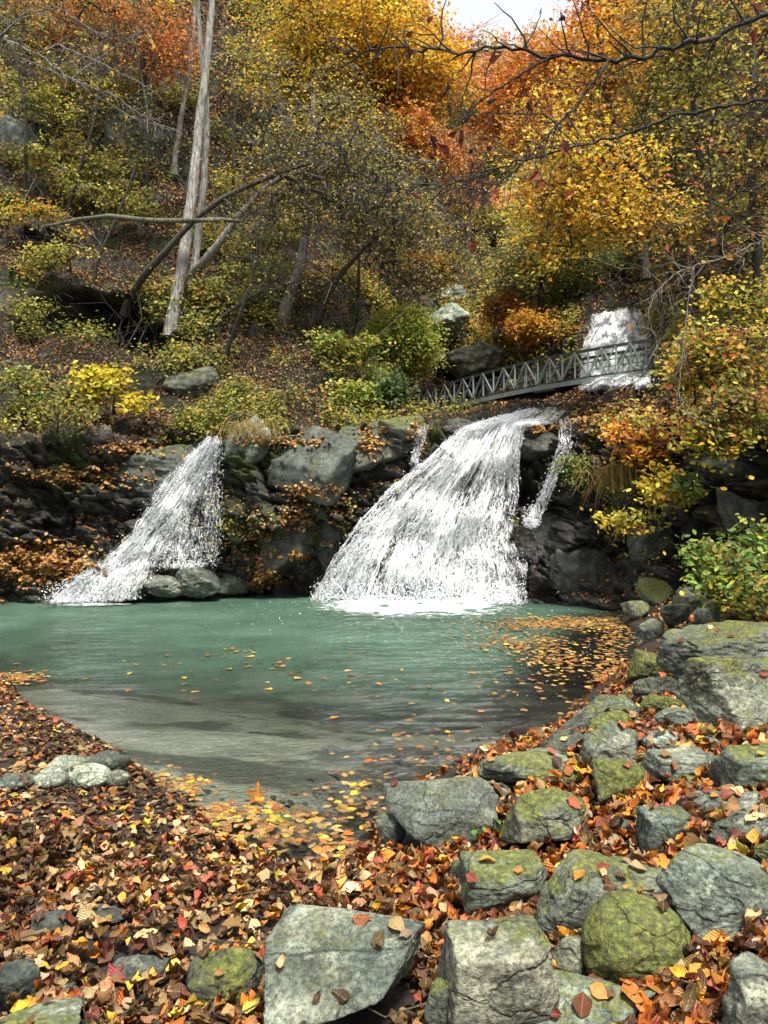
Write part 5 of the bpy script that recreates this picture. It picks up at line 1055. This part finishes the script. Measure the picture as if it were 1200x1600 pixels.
# far wood on the hillside
mb = MB(); ncr = 2300; fqv = fv.reshape(FG.shape); a = 5 + rng.random(ncr) * (FG.shape[0] - 6.1); b = rng.random(ncr) * (FG.shape[1] - 1.1); ia, ib = a.astype(int), b.astype(int); c0 = fqv[ia, ib] + (fqv[ia + 1, ib] - fqv[ia, ib]) * (a - ia)[:, None] + (fqv[ia, ib + 1] - fqv[ia, ib]) * (b - ib)[:, None]
pxf = CX + c0[:, 0] / c0[:, 1] * F; c0 = c0[(pxf > 380) & (pxf < 1150)]; ncr = len(c0)
types = [ORA, AMB, [(.50, .20, .12), (.44, .16, .09)], RUS, [(.55, .34, .14)], OLV, YEL, [(.30, .22, .16)]]; ty = rng.integers(0, len(types), ncr); R_ = 1.6 + 1.8 * rng.random(ncr)
for t in range(len(types)):
    cc = c0[ty == t]; r = R_[ty == t]; k = np.repeat(np.arange(len(cc)), 70); dv = norm(rng.normal(size=(len(k), 3))) * rng.random((len(k), 1)) ** .4
    pos = cc[k] + dv * r[k][:, None] * np.array([1, 1, 1.25]) + np.array([0, 0, 1])[None] * r[k][:, None] * 1.3
    cs = pal(types[t], len(cc), rng, .3)[k] * (1 + .3 * (rng.random((len(k), 1)) - .5))
    scatter(mb, KITE_V, KITE_Q, pos, dv + np.array([0, -.6, .6]) + rng.normal(size=dv.shape) * .4, rng.random(len(k)) * 6.28, .55 + .5 * rng.random(len(k)), np.clip(cs, 0, .8))
tag(mb.build('far_wood', M_LEAF), 'orange and red autumn wood covering the far hillside', 'wood', kind='stuff')

# ------------------------------------------------------------------ fallen leaves in the foreground, on the banks and afloat
RV = np.concatenate(ROCK_BV); RTt = np.concatenate(ROCK_BT); RB_T = BVHTree.FromPolygons([tuple(v) for v in RV], [tuple(t) for t in RTt])
rng = np.random.default_rng(17); TPL = [oval(c, f, t, w_, 6, wv) for c, f, t, w_, wv in ((.2, .1, 0, .36, .2), (1.0, .35, .3, .33, .6), (-.9, .4, -.4, .34, .5), (1.6, .6, .5, .30, .8), (.5, -.25, .6, .38, .5), (-.3, .15, .2, .40, .3), (1.3, .2, -.7, .33, 1.0), (2.0, .8, .2, .28, .6))]
FLAT = [oval(.05, .03, .05, .37, 5), oval(.15, .06, -.1, .42, 5), oval(-.1, .05, .1, .32, 5)]
n = 84000; yv = 1.2 + 7.3 * rng.random(n) ** 1.4; xv = (-1.0 + 2.0 * rng.random(n)) * (yv + .4)
yv = np.r_[yv, 8 + 4.5 * rng.random(3500)]; xv = np.r_[xv, 2.2 + 3.6 * rng.random(3500)]; n = len(xv)
zz, ss, _ = Hground(xv, yv)
out = (ss > -.06) & ~((ss < .28) & (xv > -.1 + .0 * yv) & (yv > 4.2) & (rng.random(n) < .8)) & (rng.random(n) < .52 + .48 * sstep(-.25, .35, fbm(np.stack([xv, yv, 0 * xv], 1) * 2.3, 3, 8)))
px_ = CX + xv / yv * F; pyv = HY + (CAMZ - zz) / yv * F
pos, nrm, onrock = [], [], []
for k in np.nonzero(out)[0]:
    o = Vector((xv[k], yv[k], 3)); r = RB_T.ray_cast(o, Vector((0, 0, -1))); g = GROUND_T.ray_cast(o, Vector((0, 0, -1)))
    if g[0] is None: continue
    if r[0] is not None and r[0].z > g[0].z:
        if r[1].z < .72 or rng.random() > (.05 if r[0].z > g[0].z + .10 else .4): continue
        if rng.random() < .45: continue
        pos.append(r[0][:]); nrm.append(r[1][:]); onrock.append(True)
    else: pos.append(g[0][:]); nrm.append(g[1][:]); onrock.append(False)
pos, nrm, onrock = np.array(pos), np.array(nrm), np.array(onrock); n = len(pos)
rightw = sstep(-.6, .7, pos[:, 0] + .3 * (pos[:, 1] - 3)); farl = sstep(3.4, 4.2, pos[:, 1]) * (1 - rightw)
pos[:, 2] += np.where(onrock, .012, .012 + .05 * rng.random(n) * (1 - .75 * farl)); tl = np.where(onrock, .2, (.42 + .3 * rightw) * (1 - .5 * farl))
nrm2 = nrm + rng.normal(size=(n, 3)) * tl[:, None]
u = rng.random(n); cols = np.where((u < .33)[:, None], pal(TAN, n, rng), np.where((u < .73)[:, None], pal(BRO, n, rng), np.where((u < .85)[:, None], pal(ORA, n, rng), np.where((u < .96)[:, None], pal([(.34, .06, .04), (.25, .05, .03), (.42, .10, .06)], n, rng), pal(YEL, n, rng)))))
cols = np.where(((rightw > .5) & (rng.random(n) < .35))[:, None], pal(ORA + [(.30, .07, .04)], n, rng), cols)
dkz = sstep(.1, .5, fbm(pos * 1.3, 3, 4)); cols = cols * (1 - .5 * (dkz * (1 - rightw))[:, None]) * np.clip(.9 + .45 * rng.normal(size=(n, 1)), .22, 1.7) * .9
sz = (.036 + .050 * rng.random(n) ** 1.4) * (1 + .18 * rightw) * np.where(farl > .5, .9, 1) * np.where(onrock, .8, 1)
kind = rng.integers(0, 8, n); kind = np.where((farl > .5) | onrock, np.where(rng.random(n) < .7, kind % 2 * 5, kind), kind)
mb = MB(); ci = rng.choice(np.nonzero(~onrock)[0], 22000); cp = pos[ci] + rng.normal(size=(22000, 3)) * np.array([.05, .05, 0]); cp[:, 2] = Hground(cp[:, 0], cp[:, 1])[0] + .010; cpk = poly_sd(cp, POOL) > -.02; cp = cp[cpk]
scatter(mb, *FLAT[2], cp, np.array([[0, 0, 1.0]]) + rng.normal(size=(len(cp), 3)) * .25, rng.random(len(cp)) * 6.28, .014 + .03 * rng.random(len(cp)) ** 2, pal([(.12, .07, .035), (.06, .035, .02), (.20, .11, .05), (.30, .19, .09)], len(cp), rng, .4))
for k in range(8):
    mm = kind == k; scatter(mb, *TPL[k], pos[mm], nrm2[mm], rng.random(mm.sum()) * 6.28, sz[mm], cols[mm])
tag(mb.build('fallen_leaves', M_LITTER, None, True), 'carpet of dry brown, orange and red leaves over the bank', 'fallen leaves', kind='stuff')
rng2 = np.random.default_rng(8); ks = rng2.choice(np.nonzero(~onrock)[0], 420, replace=False); mb = MB(); cur = pos[ks] + np.array([0, 0, .03]); hd = rng2.normal(size=(420, 3)) * np.array([1, 1, .12]); Ls = (.06 + .22 * rng2.random((420, 1)) ** 2)
for s_ in range(3):
    hd = norm(hd + rng2.normal(size=hd.shape) * np.array([.3, .3, .1])); nx = cur + hd * Ls / 3; segs(mb, cur, nx, np.full(420, .0035 - .0006 * s_), np.full(420, .0029 - .0006 * s_), 4, pal([(.12, .08, .05), (.25, .19, .13), (.06, .04, .03)], 420, rng2)); cur = nx
tag(mb.build('fallen_twigs', M_BARK), 'small broken twigs among the fallen leaves', 'twigs', kind='stuff')
# floating leaves
mb = MB(); fl = []
def flt(cx_, cy_, sx, sy, n, rotk=0.0):
    a = cx_ + sx * rng.normal(size=n) * .6; b = cy_ + sy * rng.normal(size=n) * .6 + rotk * (a - cx_); q = np.array([W0(x_, y_) for x_, y_ in zip(a, b) if y_ > 935]); fl.append(q)
flt(880, 975, 95, 9, 900); flt(965, 972, 40, 10, 380); flt(830, 1005, 60, 12, 220); flt(870, 1030, 60, 16, 170); flt(960, 1000, 30, 14, 160); flt(960, 1050, 26, 30, 260); flt(860, 1060, 90, 40, 80); flt(780, 1000, 60, 20, 70)
flt(450, 1300, 115, 32, 190); flt(360, 1275, 60, 14, 150); flt(530, 1335, 55, 22, 70); flt(560, 1240, 70, 45, 70); flt(650, 1170, 90, 50, 45); flt(400, 1050, 250, 40, 45); flt(700, 1090, 150, 60, 26); flt(370, 1020, 30, 12, 16); flt(270, 1235, 40, 18, 140); flt(30, 1060, 35, 8, 150)
q = np.concatenate(fl); s_ = poly_sd(q, POOL); q = q[s_ < .02]; n = len(q)
qp = np.stack([q[:, 0], q[:, 1], np.full(n, .012) + .004 * rng.random(n)], 1); near = q[:, 1] < 6
cols = np.where((rng.random(n) < .7)[:, None], pal([(.42, .25, .07), (.36, .18, .05), (.50, .34, .13), (.25, .12, .04)], n, rng, .4), pal(YEL + ORA + BRO, n, rng, .4)) * .85
kk = rng.integers(0, 3, n); sz = np.where(near, .04 + .035 * rng.random(n), .05 + .045 * rng.random(n))
for k in range(3):
    mm = kk == k; scatter(mb, *FLAT[k], qp[mm], np.array([[0, 0, 1.0]]) + rng.normal(size=(mm.sum(), 3)) * .06, rng.random(mm.sum()) * 6.28, sz[mm], cols[mm])
tag(mb.build('floating_leaves', M_LITTER), 'yellow and brown leaves floating on the pool', 'floating leaves', kind='stuff')
# sunken leaves on the dark bed
mb = MB(); n = 3000; q = np.stack([-1.6 + 5.2 * rng.random(n), 3.5 + 6 * rng.random(n)], 1); dkk = poly_sd(q, DARKBED); zz, s_, _ = Hground(q[:, 0], q[:, 1]); mm = (dkk < .1) & (s_ < .02); q, zz = q[mm], zz[mm]; n = len(q)
scatter(mb, *FLAT[0], np.stack([q[:, 0], q[:, 1], zz + .012], 1), np.array([[0, 0, 1.0]]) + rng.normal(size=(n, 3)) * .2, rng.random(n) * 6.28, .05 + .03 * rng.random(n), pal(BRO + [(.16, .08, .02), (.10, .05, .02)], n, rng) * .7)
tag(mb.build('sunken_leaves', M_LITTER), 'brown leaves lying on the pool bed', 'sunken leaves', kind='stuff')
# leaves one can pick out
def one_leaf(label, px, py, size, col, nrm, shape, ang, lift=.03, tri=False, d=None):
    d = (d or ghit(px, py)); c = P(px, py, d); c[2] += lift; o = bpy.data.objects.new('fallen_leaf', None); m = MB(); rg = np.random.default_rng(int(px))
    tv, tq = shape; scatter(m, tv, tq, np.zeros((1, 3)), np.array([nrm], float), np.array([ang]), np.array([size]), np.array([col], float), tri)
    me = m.mesh('fallen_leaf', True); me.materials.append(M_LITTER); o = bpy.data.objects.new('fallen_leaf', me); COL.objects.link(o); o.location = tuple(c)
    tag(o, label, 'leaf', 'single fallen leaves')
one_leaf('big bright orange lobed leaf curled at the edge of the water', 402, 1255, .17, (.62, .20, .02), (.1, -.6, .8), lobed(1.6), 1.2, .03, True)
one_leaf('yellow green leaf floating among orange ones', 432, 1287, .09, (.50, .48, .03), (0, -.2, 1), FLAT[1], 2.0, .02)
one_leaf('upright tan leaf standing against the moss dome boulder', 953, 1405, .10, (.60, .46, .20), (.9, -.6, .1), TPL[1], .2, .06)
one_leaf('cream oval leaf standing upright behind the flat brown rock', 134, 1455, .10, (.66, .52, .26), (.2, -1, .3), TPL[0], .3, .05)
one_leaf('yellow lobed leaf beside the flat brown rock', 205, 1555, .10, (.65, .42, .04), (.1, -.4, 1), lobed(.7), .6, .05, True)
one_leaf('crimson lobed leaf touching the yellow lobed one', 180, 1552, .10, (.36, .05, .05), (-.2, -.5, 1), lobed(1.0), 2.2, .05, True)
one_leaf('crumpled red brown leaf heap leaf beside the large tilted slab', 405, 1545, .14, (.40, .08, .04), (.2, -.8, .7), lobed(1.8), 1.0, .06, True)
one_leaf('pale yellow leaf by the dark stone near the lichen spotted boulder', 636, 1310, .09, (.60, .52, .22), (0, -.5, 1), lobed(.5), .4, .04, True)
one_leaf('crimson leaf lying between the wedge boulder and the long rounded boulder', 910, 1325, .13, (.42, .05, .05), (0, -.6, 1), lobed(.8), .9, .05, True)
